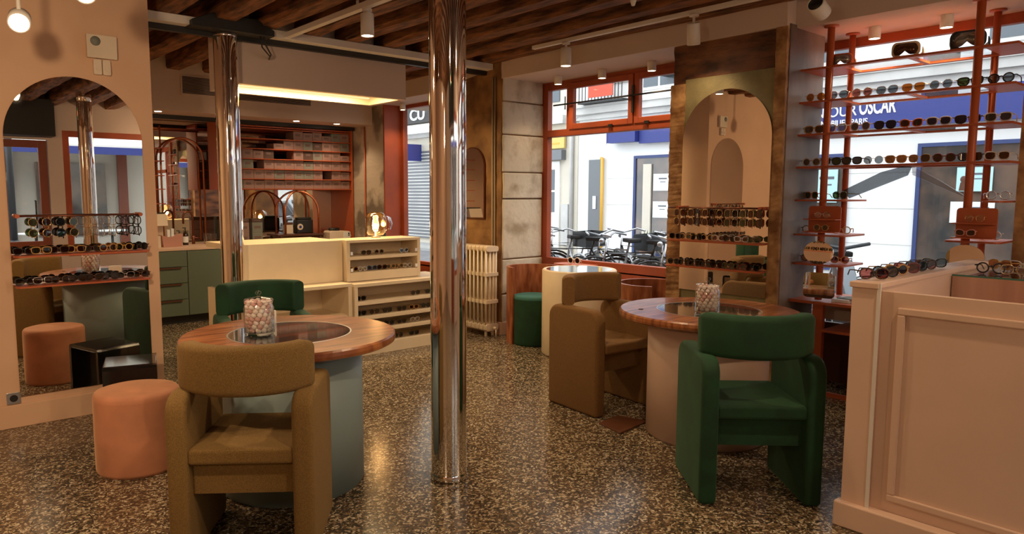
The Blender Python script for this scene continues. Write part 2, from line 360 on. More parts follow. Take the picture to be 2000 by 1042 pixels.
# front wall behind the camera, with door and shop window
mb = MB().box(-3.2, .55, -2.1, -2.0, 0, 2.93).box(.55, 2.0, -2.1, -2.0, 2.25, 2.93).box(2.0, 2.2, -2.1, -2.0, 0, 2.93).box(2.2, 5.75, -2.1, -2.0, 2.4, 2.93).box(2.2, 5.75, -2.1, -2.0, 0, .5).box(4.7, 5.75, -2.1, -2.0, .5, 2.4)
struct('wall_front', mb, 'pinkwhite')
def framey(x0, x1, z0, z1, y, d, w):
    return MB().box(x0, x0+w, y, y+d, z0, z1).box(x1-w, x1, y, y+d, z0, z1).box(x0+w, x1-w, y, y+d, z0, z0+w).box(x0+w, x1-w, y, y+d, z1-w, z1)
d1 = struct('door_1', framey(.56, 1.99, .0, 2.24, -2.08, .07, .11).box(.67, 1.88, -2.08, -2.01, .11, .75), 'doorwood', 'glazed brown red street door', bev=.004)
part('door_handle', MB().tube([(1.80,-2.0,.95),(1.80,-1.95,.95),(1.80,-1.95,1.35),(1.80,-2.0,1.35)], .012), 'black', d1)
part('glass_pane', Bx(.67, 1.88, -2.05, -2.044, .75, 2.13), 'pane', d1)
w4 = struct('window_4', framey(2.2, 4.7, .5, 2.4, -2.08, .07, .09).box(3.4, 3.5, -2.08, -2.01, .59, 2.31), 'framered', bev=.004)
part('glass_pane', Bx(2.29, 4.61, -2.05, -2.044, .59, 2.31), 'pane', w4)
struct('trim_12', Bx(-.4, 2.05, -2.0, -1.6, 2.28, 2.80), 'black', 'dark shutter box above the street door')
t = thing('exit_sign', (.55, -1.55, 2.72), 'green emergency exit sign box on the shutter box over the door', 'sign')
part('sign_box', Bx(.40, .74, -1.6, -1.56, 2.62, 2.76), mat('exit green', (.02, .16, .04), .5, emit=(.05,.5,.1), es=.3), t)
part('sign_symbol', Bx(.50, .64, -1.56, -1.553, 2.66, 2.72), emis('lit red symbol', (1, .2, .08), 3), t)
# ================================================================ CHROME COLUMNS
def column(x, y, zt, label):
    t = thing('chrome_column', (x, y, 0), label, 'column', 'mirror polished round columns')
    mb = MB(); n = 40; prof = [(.0905, .035)] + [(.0905+.0004*sin(i*1.3), .035+(2.655-.035)*i/n) for i in range(1, n)] + [(.0905, 2.655)]
    part('column_shaft', mb.lathe(prof, (x,y,0), 64), 'chrome', t)
    part('column_base', MB().lathe([(0,0),(.093,0),(.095,.012),(.094,.03),(.0905,.037)], (x,y,0), 48), 'chrome', t)
    part('column_cap', MB().lathe([(.0900,2.655),(.0915,2.658),(.0915,zt),(0,zt)], (x,y,0), 48), 'chrome', t)
column(2.165, 2.785, 2.93, 'polished chrome round column in the middle of the shop, nearest the camera')
column(2.15, 5.57, 2.69, 'polished chrome column rising behind the dark green velvet chair, black bracket on top')
column(2.17, -.3, 2.93, 'polished chrome column seen only as a reflection in the arched mirror')
# strip steel under the beams
t = thing('steel_strip', (3, 5.57, 2.7), 'white painted steel strip over a black one, crossing below the old beams', 'beam')
part('white_bar', Bx(1.40, 4.86, 5.50, 5.60, 2.698, 2.757), 'white', t, bev=.003)
part('black_bar', Bx(1.40, 4.86, 5.60, 5.65, 2.655, 2.757), 'black', t)
mb = MB().prism([(1.86,2.685),(2.50,2.685),(2.50,2.73),(2.36,2.80),(2.02,2.80),(1.86,2.73)], 5.44, 5.72, 'y')
solo('beam_bracket', mb, 'black', 'black steel bracket on top of the rear chrome column', 'bracket', bev=.005)
solo('power_cable', MB().tube([(2.42,5.5,2.74),(2.44,5.48,2.62),(2.50,5.52,2.56),(2.58,5.75,2.56),(2.63,5.98,2.63)], .006, 6).tube([(2.40,5.5,2.74),(2.41,5.48,2.60),(2.49,5.52,2.545),(2.58,5.75,2.55),(2.63,5.98,2.63)], .006, 6), 'black', 'black looped cables running from the bracket to the light track', 'cable')
# ================================================================ CHAIRS
def arc_band(ro, th, half, z0, z1, yc, n=22, wall=MB):
    mb = MB(); e = th/2; pr = []
    # rounded-rect cross section (radial offset, z)
    rr = .028; sec = [(a-e, b) for a, b in rrect(0, th, z0, z1, rr, 4)]
    rings = []; rm = ro-e
    for i in range(n+1):
        a = -half+2*half*i/n; ring = []
        k = 1 if 0 < i < n else .93
        for u, z in sec:
            r = rm+u*k; zz = (z0+z1)/2+(z-(z0+z1)/2)*k
            ring.append(mb.b.verts.new((r*sin(a), yc-r*cos(a), zz)))
        rings.append(ring)
    for A, B in zip(rings, rings[1:]):
        for k in range(len(sec)):
            f = mb.b.faces.new((A[k], A[(k+1)%len(sec)], B[(k+1)%len(sec)], B[k])); f.smooth = True
    mb.b.faces.new(rings[0][::-1]); mb.b.faces.new(rings[-1]); return mb
def make_chair(m, label, loc, d):
    t = thing('armchair', (loc[0], loc[1], 0), label, 'armchair', None, math.atan2(-d[0], d[1])); Wd = .283; D = .245; th = .084
    for s in (-1, 1):
        poly = rrect(-D, D, 0, .70, .085, 6, (0,0,1,1)); a, b = sorted((s*Wd, s*(Wd-th)))
        o = part('side_panel', MB().prism(poly, a, b, 'x', smooth=False), m, t, world=False, bev=.022, seg=4)
        for f in o.data.polygons: f.use_smooth = True
    def cush(z0, z1, y0, y1, w):
        mb = MB(); nx, ny = 8, 8; 
        mb.box(-w, w, y0, y1, z0, z1); return mb
    o = part('seat', cush(.41, .475, -.235, .245, Wd-th+.004), m, t, world=False, bev=.014, seg=3)
    for f in o.data.polygons: f.use_smooth = False
    part('apron', Bx(-(Wd-th), Wd-th, -.19, .16, .275, .41), m, t, world=False)
    o = part('backrest', arc_band(.315, .085, R(61), .69, .893, .05), m, t, world=False)
    return t
make_chair('ochre', 'ochre woven fabric armchair seen from behind in the left foreground', (1.16, 2.825), (.60, .80)).scale = (1, 1, .97)
make_chair('darkgreen', 'dark green velvet armchair behind the left round table', (1.81, 4.21), (-.25, -.97))
make_chair('mustard', 'brown mustard fabric armchair seen from the side, left of the right round table', (3.78, 3.13), (-.11, -.99))
make_chair('green', 'bottle green velvet armchair seen from behind at the right round table', (3.228, 1.757), (.68, .735))
# ================================================================ ROUND TABLES
def round_table(c, label, drum, rd, holes, rt=.525, dc=(0,0)):
    x, y = c; t = thing('round_table', (x, y, 0), label, 'table')
    part('drum_base', MB().lathe([(0,0),(rd-.01,0),(rd-.01,.012),(rd,.012),(rd,.715),(0,.715)], (x+dc[0],y+dc[1],0), 64), drum, t)
    part('tabletop', MB().lathe([(0,.715),(rt-.015,.715),(rt-.002,.722),(rt,.735),(rt-.002,.752),(rt-.01,.76),(.302,.76),(.302,.752),(0,.752)], (x,y,0), 72, smooth=False), 'tablewood', t)
    o = part('glass_inlay', MB().lathe([(0,.7525),(.296,.7525),(.296,.7605),(0,.7605)], (x,y,0), 64, smooth=False), 'darktop', t)
    part('inlay_rim', MB().lathe([(.296,.753),(.303,.753),(.303,.7615),(.296,.7615),(.296,.753)], (x,y,0), 64, smooth=False), 'silver', t)
    for hx, hy in holes: part('cable_grommet', MB().lathe([(0,.7595),(.014,.7595),(.014,.7625),(0,.7625)], (x+hx,y+hy,0), 16), 'black', t)
    return t
round_table((1.545, 3.28), 'round red brown wooden table on a pale blue grey drum, left side', 'sagegrey', .355, [(-.30,-.22)])
round_table((3.78, 2.32), 'round red brown wooden table on a pale pink drum, right side', 'pinkdrum', .350, [(-.30,.27)], .525)
def jar(x, y, s, label, sd, where):
    t = thing('glass_jar', (x, y, .7605), label, 'jar'); z = .7605
    r, h = .062*s, .138*s
    part('jar_body', MB().lathe([(0,z+.001),(r*.9,z+.001),(r,z+.01),(r,z+h*.82),(r*.86,z+h*.95),(r*.80,z+h),(r*.77,z+h),(r*.82,z+h*.94),(r*.955,z+h*.81),(r*.955,z+.014),(0,z+.009)], (x,y,0), 32), 'jarglass', t)
    l = part('jar_lid', MB().lathe([(0,z+h+.001),(r*.95,z+h+.001),(r*.98,z+h+.008),(r*.9,z+h+.014),(r*.3,z+h+.022),(.006,z+h+.026),(.006,z+h+.032),(.015,z+h+.040),(.013,z+h+.050),(0,z+h+.053)], (x,y,0), 28), 'jarglass', t)
    rnd = random.Random(sd); cr = .0122*s; n = 0; proto = None
    for lay in range(8):
        k = 12
        for i in range(k+4):
            a = 2*pi*i/(k if i < k else 4)+lay*.7; rr = (r*.952-cr-.0014) if i < k else r*.36; j = lambda: rnd.uniform(-.0015, .0015)
            if proto is None:
                proto = solo('candy', MB().ball((0,0,0), cr, 10, 7, 0, (1.05,1,.92)), 'candyw', 'round pale candy inside the glass jar on the '+where, 'candy', 'candies in the jar on the '+where)
                c = proto
            else: c = proto.copy(); COL.objects.link(c)
            c.location = (x+rr*cos(a)+j(), y+rr*sin(a)+j(), z+.011+cr+lay*cr*1.32)
            c.rotation_euler = (rnd.random()*3, rnd.random()*3, 0)
            if rnd.random() < .4: c.material_slots[0].link = 'OBJECT'; c.material_slots[0].material = M['candyp']
jar(1.409, 3.336, 1.18, 'lidded glass jar of pale candies on the left round table', 3, 'left round table')
jar(3.676, 2.265, 1.12, 'lidded glass jar of pale candies on the right round table', 5, 'right round table')
solo('card_holder', Bx(1.50, 1.60, 3.56, 3.58, .7605, .83), 'white', 'small white card standing behind the candy jar on the left table', 'card', bev=.001, rz=0)
# ================================================================ POUFS AND STOOLS
def pouf(x, y, r, h, m, mt, label):
    t = thing('pouf', (x, y, 0), label, 'pouf')
    part('pouf_body', MB().lathe([(0,0),(r*.97,0),(r,.02),(r*1.005,h*.5),(r,h-.05),(r*.998,h-.03)], (x,y,0), 48), m, t)
    part('seat_pad', MB().lathe([(r*.998,h-.03),(r*.99,h-.014),(r*.95,h-.002),(r*.85,h+.004),(0,h+.006)], (x,y,0), 48), mt, t)
pouf(.995, 3.985, .212, .42, 'salmon', 'salmon', 'salmon pink velvet drum pouf in front of the left wall mirror')
pouf(4.83, 4.86, .20, .475, 'darkgreen', 'teal', 'dark green velvet drum pouf inside the curved wooden seat shell by the window')
# low black stool
t = thing('low_stool', (1.12, 4.82, 0), 'low glossy black bridge-shaped stool standing against the arched wall mirror', 'stool')
mb = MB(); T = Matrix.Translation((1.17, 4.80, 0)) @ Matrix.Rotation(R(74), 4, 'Z')
outer = rrect(-.19, .19, 0, .40, .035, 5, (0,0,1,1)); inner = rrect(-.165, .165, 0, .375, .02, 4, (0,0,1,1))
o = part('stool_top', MB().prism(rrect(-.16, .16, .375, .40, .01, 3), -.15, .15, 'y', T=T), 'blackgloss', t, bev=.003)
for s in (-1, 1):
    a, b = sorted((s*.165, s*.19)); part('stool_leg', MB().prism([(s*.16,.40),(s*.178,.396),(s*.188,.382),(s*.19,.36),(s*.19,0),(s*.165,0),(s*.165,.375),(s*.16,.375)], -.15, .15, 'y', T=T), 'blackgloss', t)
# curved wooden seats by window
def shell(c, r, h, a0, a1, label, th=.028):
    t = thing('curved_wooden_seat', (c[0], c[1], 0), label, 'seat'); mb = MB(); n = 36
    P = [(r*cos(a0+(a1-a0)*i/n), r*sin(a0+(a1-a0)*i/n)) for i in range(n+1)] + [((r-th)*cos(a1-(a1-a0)*i/n), (r-th)*sin(a1-(a1-a0)*i/n)) for i in range(n+1)]
    part('wooden_shell', MB().prism([(c[0]+a, c[1]+b) for a, b in P], .0, h, 'z'), 'burl', t)
    return t
shell((4.90, 4.93), .27, .745, R(-100), R(175), 'curved red brown wooden seat shell around the dark green pouf')
shell((5.02, 3.62), .30, .70, R(-60), R(215), 'curved red brown wooden seat shell beside the weathered pillar')
solo('drum_table', MB().lathe([(0,0),(.325,0),(.335,.012),(.335,.765),(.325,.775),(.31,.775),(.30,.765),(0,.765)], (4.84,4.29,0), 56), 'cream', 'tall cream drum table with a glossy top by the orange window', 'table', base=None)
solo('table_glass', MB().lathe([(0,.766),(.298,.766),(.298,.7745),(0,.7745)], (4.84,4.29,0), 48, smooth=False), 'darktop', 'round glass plate lying in the top of the cream drum table', 'glass plate')
solo('window_tray', MB().prism(rrect(5.22, 5.44, 4.55, 5.0, .05, 4), .735, .75, 'z'), 'orange', 'small orange shelf under the window behind the cream drum table', 'shelf')
solo('floor_plate', MB().prism([(3.36,2.63),(3.68,2.66),(3.62,2.86),(3.41,2.84)], .0, .012, 'z'), 'brown', 'flat brown metal plate lying on the floor beside the pink table drum', 'plate', bev=.003)
# ================================================================ RADIATOR
t = thing('radiator', (4.74, 5.6, 0), 'cream cast iron column radiator against the rusty brown wall', 'radiator')
for i in range(9):
    y = 5.385+i*.062; mb = MB()
    mb.prism([(a, b) for a, b in rrect(4.655, 4.815, .87, .925, .02, 4)], y-.027, y+.027, 'y')
    mb.prism([(a, b) for a, b in rrect(4.655, 4.815, .06, .13, .02, 4)], y-.027, y+.027, 'y')
    for xx in (4.67, 4.72, 4.765, 4.80): mb.tube([(xx, y, .10), (xx, y, .90)], .0135, 8)
    for zz in (.34, .62): mb.box(4.655, 4.815, y-.024, y+.024, zz, zz+.035)
    part('radiator_section', mb, 'creamrad', t, bev=0)
for y in (5.41, 5.86): part('radiator_foot', Bx(4.68, 4.70, y-.01, y+.01, 0, .07).box(4.77, 4.79, y-.01, y+.01, 0, .07), 'creamrad', t)
part('valve', MB().tube([(4.74,5.35,.09),(4.74,5.30,.09)], .014).tube([(4.74,5.31,.09),(4.74,5.31,.0)], .009), 'creamrad', t)
solo('wall_pipe', MB().tube([(4.855,5.50,.13),(4.855,5.50,2.62)], .012).tube([(4.855,5.465,.13),(4.855,5.465,2.62)], .009), 'pipebeige', 'pair of thin vertical pipes on the rusty brown wall', 'pipe')
t = thing('wall_mirror', (4.86, 5.85, 1.2), 'small arched mirror on the rusty wall above the radiator, half behind the chrome column', 'mirror')
part('mirror_glass', MB().prism(arch_poly(5.82, .19, 1.20, 1.74), 4.845, 4.85, 'x'), 'mirror', t)
part('mirror_frame', MB().prism(arch_poly(5.82, .20, 1.19, 1.74), 4.85, 4.868, 'x'), 'darkcopper', t)
# ================================================================ ARCHED MIRRORS
t = thing('arched_mirror', (1.0, 5.14, 0), 'tall arched frameless mirror on the peach wall at left', 'mirror')
part('mirror_glass', MB().prism(arch_poly(1.0, .392, .19, 1.793, 40), 5.140, 5.143, 'y'), 'mirror', t)
part('backing', MB().prism(arch_poly(1.0, .390, .192, 1.793, 40), 5.143, 5.1495, 'y'), 'peach', t)
t = thing('arched_mirror', (4.87, 2.895, 0), 'tall arched mirror set in the weathered pillar at right', 'mirror')
part('mirror_glass', MB().prism(arch_poly(2.895, .362, .70, 1.86, 40), 4.862, 4.866, 'x'), 'mirror', t)
part('backing', MB().prism(arch_poly(2.895, .360, .702, 1.86, 40), 4.866, 4.8745, 'x'), 'olive', t)
t = thing('arched_mirror', (1.475, 6.2, 0), 'arched mirror on the hidden side of the peach wall, seen reflected in the pillar mirror', 'mirror')
part('mirror_glass', MB().prism(arch_poly(6.2, .36, .55, 1.85, 40), 1.480, 1.484, 'x'), 'mirror', t)
part('backing', MB().prism(arch_poly(6.2, .358, .552, 1.85, 40), 1.4705, 1.480, 'x'), 'peach', t)
# shelves on mirrors
def plate(name, x0, x1, y0, y1, z, label, m='orange', rad=.03, th=.010):
    return solo(name, MB().prism(rrect(x0, x1, y0, y1, rad, 4), z-th, z, 'z'), m, label, 'shelf')
Ls = []
plate('mirror_shelf', .615, 1.385, 5.035, 5.139, 1.075, 'upper thin orange shelf across the left wall mirror')
plate('mirror_shelf', .615, 1.385, 5.035, 5.139, .888, 'lower thin orange shelf across the left wall mirror')
def rodx(name, a, b, ends, label):
    t = thing(name, a, label, 'rail'); part('rail_bar', MB().tube([a, b], .006), 'darkcopper', t)
    for p, q in ends: part('rail_bracket', MB().tube([p, q], .013, 10), 'orange', t)
rodx('eyewear_rail', (.63,5.085,1.315), (1.36,5.085,1.315), [((.645,5.075,1.315),(.645,5.139,1.315)),((1.345,5.075,1.315),(1.345,5.139,1.315))], 'thin rail for hanging glasses across the left wall mirror')
plate('mirror_shelf', 4.755, 4.861, 2.535, 3.32, 1.095, 'upper thin orange shelf across the pillar mirror')
plate('mirror_shelf', 4.755, 4.861, 2.535, 3.33, .895, 'lower thin orange shelf across the pillar mirror')
rodx('eyewear_rail', (4.80,2.55,1.345), (4.80,3.33,1.345), [((4.79,2.565,1.345),(4.861,2.565,1.345)),((4.79,3.24,1.345),(4.861,3.24,1.345))], 'thin rail for hanging glasses across the pillar mirror')
# ================================================================ WALL FITTINGS
t = thing('alarm_panel', (1.17, 5.14, 2.4), 'cream plastic alarm box above the left wall mirror', 'alarm box')
part('panel_case', MB().prism(rrect(1.085, 1.262, 2.315, 2.462, .008, 3), 5.115, 5.149, 'y'), 'plastic', t, bev=.003)
part('speaker_grille', MB().lathe([(0,0),(.030,0),(.030,.003),(0,.003)], (0,0,0), 24), 'boxgrey', t, world=False).matrix_basis = Matrix.Translation((1.135-1.17, 5.1155-5.14, 2.42-2.4)) @ Matrix.Rotation(pi/2, 4, 'X')
for i, x in enumerate((1.143, 1.196)):
    t = thing('wall_switch', (x, 5.14, 2.26), ('left' if i == 0 else 'right')+' one of two small cream switches under the alarm box', 'switch')
    part('switch_plate', MB().prism(rrect(x-.024, x+.024, 2.212, 2.308, .01, 3), 5.120, 5.149, 'y'), 'plastic', t, bev=.002)
    part('switch_button', MB().tube([(x,5.121,2.25),(x,5.114,2.25)], .012, 16), 'plastic', t)
t = thing('wall_socket', (.573, 5.145, .18), 'dark square power socket at the bottom of the peach wall', 'socket')
part('socket_plate', MB().prism(rrect(.536, .610, .150, .222, .004, 2), 5.140, 5.149, 'y'), 'silver', t, bev=.001)
part('socket_hole', MB().tube([(.573,5.1405,.186),(.573,5.138,.186)], .022, 20), 'black', t)
# vents on kitchen soffit
for x0, x1, z0, z1, lb in ((2.585, 3.0, 2.52, 2.70, 'square'), (3.18, 4.08, 2.50, 2.57, 'long')):
    t = thing('air_vent', (x0, 7.94, z0), ('short louvred air vent on the pale soffit left of the rear column' if lb == 'square' else 'long louvred air vent on the pale soffit below the light hood'), 'air vent')
    part('vent_frame', Bx(x0-.02, x1+.02, 7.940, 7.949, z0-.02, z1+.02), 'pinkwhite', t)
    mb = MB(); z = z0+.004
    while z < z1: mb.box(x0, x1, 7.930, 7.940, z, z+.006); z += .014
    part('louvres', mb, 'grille', t)
# ================================================================ LIGHT HOOD
X0, X1, Y0, Y1, Z0, Z1 = 2.275, 3.90, 5.66, 6.28, 2.335, 2.90
t = thing('light_hood', ((X0+X1)/2, (Y0+Y1)/2, Z0), 'large pale boxed ceiling hood with a warm lit recess underneath', 'light hood')
part('hood_box', MB().box(X0, X1, Y0, Y0+.04, Z0, Z1).box(X0, X1, Y1-.04, Y1, Z0, Z1).box(X0, X0+.04, Y0+.04, Y1-.04, Z0, Z1).box(X1-.04, X1, Y0+.04, Y1-.04, Z0, Z1).box(X0+.04, X1-.04, Y0+.04, Y1-.04, Z0+.10, Z0+.12), 'pinkwhite', t)
part('recess_lining', MB().box(X0+.04, X1-.04, Y0+.04, Y0+.05, Z0, Z0+.10).box(X0+.04, X1-.04, Y1-.05, Y1-.04, Z0, Z0+.10).box(X0+.04, X0+.05, Y0+.05, Y1-.05, Z0, Z0+.10).box(X1-.05, X1-.04, Y0+.05, Y1-.05, Z0, Z0+.10), 'cream', t)
part('light_strip', MB().box(X0+.06, X1-.06, Y1-.07, Y1-.055, Z0+.055, Z0+.07), 'cove', t)
part('diffuser', Bx(X0+.055, X1-.055, Y0+.055, Y1-.055, Z0+.09, Z0+.098), 'cove', t)
light('AREA', (0, 0, .07), 28, (1, .72, .38), X1-X0-.4, (0,0,0), t, sy=.3)
# ================================================================ SPOT LIGHTS
def spot(x, y, z, label, r=.046, h=.15, tilt=None, track=False, on=True, energy=38, cone=120, mountz=None, name='ceiling_spotlight', face=True, boost=1):
    t = thing(name, (x, y, z), label, 'spotlight', 'white cylinder spotlights')
    T = Matrix.Identity(4)
    if tilt: T = Matrix.Rotation(R(tilt[0]), 4, 'X') @ Matrix.Rotation(R(tilt[1]), 4, 'Y')
    def tr(mb):
        for v in mb.b.verts: v.co = T @ v.co
        return mb
    part('lamp_body', tr(MB().lathe([(r*.86,-h/2+.004),(r*.9,-h/2),(r,-h/2),(r,h/2-.006),(r*.9,h/2),(0,h/2)], (0,0,0), 28)), 'white', t, world=False)
    part('lamp_face', tr(MB().lathe([(0,-h/2+.004),(r*.86,-h/2+.004),(r*.86,-h/2+.008),(0,-h/2+.008)], (0,0,0), 24)), 'bulb' if on else 'black', t, world=False)
    if mountz:
        part('mount', MB().tube([(0,0,h/2-.01 if not tilt else 0),(0,0,mountz-z)], .010, 10).lathe([(0,mountz-z-.015),(.034,mountz-z-.015),(.034,mountz-z),(0,mountz-z)], (0,0,0), 24), 'white', t, world=False)
    if on:
        p = T @ Vector((0,0,-h/2-.03)); rot = T.to_euler()
        light('SPOT', p, energy*boost, WARM, .07 if energy > 80 else .03, rot, t, spot=R(cone))
    return t
tr_ = thing('light_track', (2.64, 4.9, 2.72), 'pale light track running under the beams towards the hood', 'light track')
part('track_profile', Bx(2.61, 2.66, 2.2, 6.02, 2.705, 2.745), 'white', tr_, bev=.002)
part('end_cap', Bx(2.612, 2.658, 6.02, 6.03, 2.70, 2.74), 'white', tr_)
for y in (2.6, 4.4, 5.8): part('track_clip', Bx(2.63, 2.64, y-.01, y+.01, 2.74, 2.78), 'white', tr_)
spot(2.65, 4.30, 2.60, 'white cylinder spotlight hanging from the track, left of the front chrome column', mountz=2.705)
spot(2.66, 5.75, 2.585, 'tilted white cylinder spotlight at the far end of the track by the hood', tilt=(25, 20), mountz=2.705, on=False)
spot(2.64, 2.55, 2.60, 'white cylinder spotlight on the near end of the track, seen only in reflections', mountz=2.705)
# window-side track
t2 = thing('light_track', (4.5, 3.5, 2.72), 'pale light track along the window soffit', 'light track')
part('track_profile', Bx(4.52, 4.56, -.5, 4.6, 2.72, 2.75), 'white', t2, bev=.002)
spot(4.54, 4.21, 2.60, 'white cylinder spotlight in front of the soffit above the orange window', mountz=2.72)
spot(4.54, 2.98, 2.585, 'tilted white spotlight hanging before the top of the weathered pillar', tilt=(8, -16), mountz=2.72, on=True, energy=8)
spot(4.42, 2.04, 2.56, 'tilted white spotlight above the left end of the display shelves', tilt=(0, 112), mountz=2.72, on=False, r=.05, h=.12)
for x, y, lb in ((5.20, 4.92, 'left'), (5.24, 4.40, 'middle'), (5.26, 3.86, 'right')):
    spot(x, y, 2.56, 'small white spotlight under the soffit at the orange window, %s of three' % lb, r=.038, h=.085, mountz=2.60, energy=10)
spot(5.38, 2.09, 2.565, 'small white spotlight above the display shelves between the poles', r=.038, h=.09, mountz=2.60, energy=16)
spot(5.38, 1.655, 2.565, 'small white spotlight above the display shelves beside the right pole', r=.038, h=.09, mountz=2.60, energy=16)
spot(5.05, 7.40, 2.52, 'small white spotlight under the soffit beside the rear window', r=.036, h=.08, mountz=2.565, energy=10)
# lamps near the camera at top left
spot(.60, 4.22, 2.305, 'round lit spotlight facing the camera at the top left corner', r=.05, h=.10, tilt=(-62, 10), mountz=2.76, energy=26, cone=150)
spot(.815, 3.82, 2.40, 'lit spotlight cut by the top edge of the picture above the left mirror', r=.05, h=.10, tilt=(-62, 10), mountz=2.76, energy=26, cone=150)
for x, y, tl, en, lb in ((-.05, 1.9, (66, 0), 90, 'aimed at the peach wall'), (1.3, .6, (38, 10), 38, 'aimed into the shop'), (2.9, .4, (30, 25), 45, 'aimed at the right table'), (-1.2, 3.0, None, 40, 'farthest left'), (1.0,-1.0, None, 40, 'near the street door')):  # unseen spots added for warm ambient and to brighten the peach wall
    spot(x, y, 2.22 if y == 1.9 else 2.62, 'added fill spotlight behind the camera, '+lb+', seen only in reflections', mountz=2.77, energy=en, tilt=tl)
for x, y, e, lb in ((-1.3, .6, 42, 'left'), (3.9, -1.1, 38, 'right')):  # unseen fill lights added to brighten the ceiling and steel strip
    t = thing('fill_globe', (x, y, 2.2), 'added fill light globe behind the camera on the %s, out of frame' % lb, 'lamp')
    part('fill_ball', MB().ball((x, y, 2.2), .12, 24, 14), emis('fill light globe', (1, .75, .5), 4), t); part('fill_cord', MB().tube([(x, y, 2.32), (x, y, 2.77)], .004, 6), 'black', t)
    light('POINT', (0, 0, -.16), e, WARM, .10, parent=t)
for i, (x, y) in enumerate(((2.37, 8.1), (3.97, 8.1), (4.52, 8.1))):
    t = thing('recessed_downlight', (x, y, 2.33), 'small round recessed downlight in the kitchen soffit, '+('leftmost', 'middle one', 'rightmost')[i]+' of three', 'downlight', 'kitchen downlights')
    part('trim_ring', MB().lathe([(.036,2.3285),(.048,2.3285),(.048,2.3295),(.036,2.3295)], (x,y,0), 24), 'white', t)
    part('lamp_face', MB().lathe([(0,2.3275),(.036,2.3275),(.036,2.3295),(0,2.3295)], (x,y,0), 24), 'bulb', t)
    light('SPOT', (0, 0, -.03), 12, WARM, .03, (0,0,0), t, spot=R(130))
for i, (x, y) in enumerate(((3.11, 4.05), (4.0, 3.1), (4.3,2.55))):
    solo('ceiling_bulb', MB().lathe([(0,-.06),(.012,-.055),(.022,-.02),(.024,0),(0,0)], (x,y,2.77), 16), 'white', ('small white cone lamp under the beams, '+('nearest the front chrome column', 'middle of the row', 'nearest the pillar')[i]), 'ceiling lamp', 'small cone lamps under the beams')
# ================================================================ KITCHEN
t = thing('wall_mirror', (3.2, 8.98, .9), 'large mirror panel covering the back wall of the kitchen', 'mirror')
part('mirror_glass', Bx(1.50, 4.92, 8.985, 8.998, .88, 2.32), 'mirror', t)
kc = thing('kitchen_cabinet', (2.5, 8.4, 0), 'sage green kitchen cabinet with dark wooden drawer pulls', 'cabinet')
part('cabinet_body', Bx(1.55, 3.10, 8.14, 8.95, .09, .825), 'sage', kc)
part('plinth', Bx(1.55, 3.10, 8.19, 8.95, 0, .09), 'black', kc)
xs = [(1.56, 2.28), (2.285, 2.615)]
for x0, x1 in xs:
    for i in range(4):
        z0 = .095+i*.183; d = part('drawer', Bx(x0, x1, 8.118, 8.14, z0+.003, z0+.180), 'sage', kc, bev=.0015)
        if i < 3: part('handle', Bx(x0+(.03 if x0>2 else .2), x1-.07, 8.095, 8.118, z0+.165, z0+.180), 'brown', d, label='dark wooden pull')
part('cabinet_door', Bx(2.622, 3.095, 8.118, 8.14, .098, .82), 'sage', kc, bev=.0015)
solo('worktop', Bx(1.50, 3.12, 8.105, 8.984, .826, .858), 'counter', 'pale pink worktop over the sage green kitchen cabinet', 'worktop', bev=.002)
bc = thing('back_counter', (4, 8.4, 0), 'brown wooden back counter under the box shelves', 'counter')
part('counter_body', Bx(3.125, 4.93, 8.45, 8.98, 0, .82), 'brown', bc); part('counter_top', Bx(3.125, 4.94, 8.25, 8.984, .821, .855), 'burl', bc)
# faucet
t = thing('faucet', (2.86, 8.60, .86), 'tall dark copper gooseneck faucet beside the sink', 'faucet')
pts = [(2.86,8.62,.86),(2.86,8.62,1.17)]+[(2.86-.055+.055*cos(a*pi/10), 8.62, 1.17+.075*sin(a*pi/10)) for a in range(1, 11)]+[(2.75,8.62,1.10)]
part('spout', MB().tube(pts, .0125, 10), 'darkcopper', t); part('faucet_body', MB().tube([(2.86,8.62,.859),(2.86,8.62,.96)], .02, 12).tube([(2.86,8.62,.93),(2.94,8.62,.93)], .009), 'darkcopper', t)
def bottle(x, y, z, r, h, m, label, name='soap_bottle', cap='black', lab=True):
    t = thing(name, (x, y, z), label, 'bottle')
    part('bottle_body', MB().lathe([(0,z+.0005),(r,z+.0005),(r,z+h*.62),(r*.35,z+h*.75),(r*.32,z+h*.82),(0,z+h*.82)], (x,y,0), 16), m, t)
    part('pump', MB().tube([(x,y,z+h*.82),(x,y,z+h)], .006, 6).tube([(x-.03,y,z+h),(x+.01,y,z+h)], .005, 6), cap, t)
    if lab: part('label', MB().lathe([(r+.0004,z+h*.15),(r+.0004,z+h*.5)], (x,y,0), 16), 'paper', t)
bottle(2.73, 8.5, .858, .032, .20, 'amberbottle', 'dark pump bottle with white label left of the faucet')
bottle(2.655, 8.48, .858, .028, .17, 'amberbottle', 'smaller dark pump bottle farthest left of the faucet')
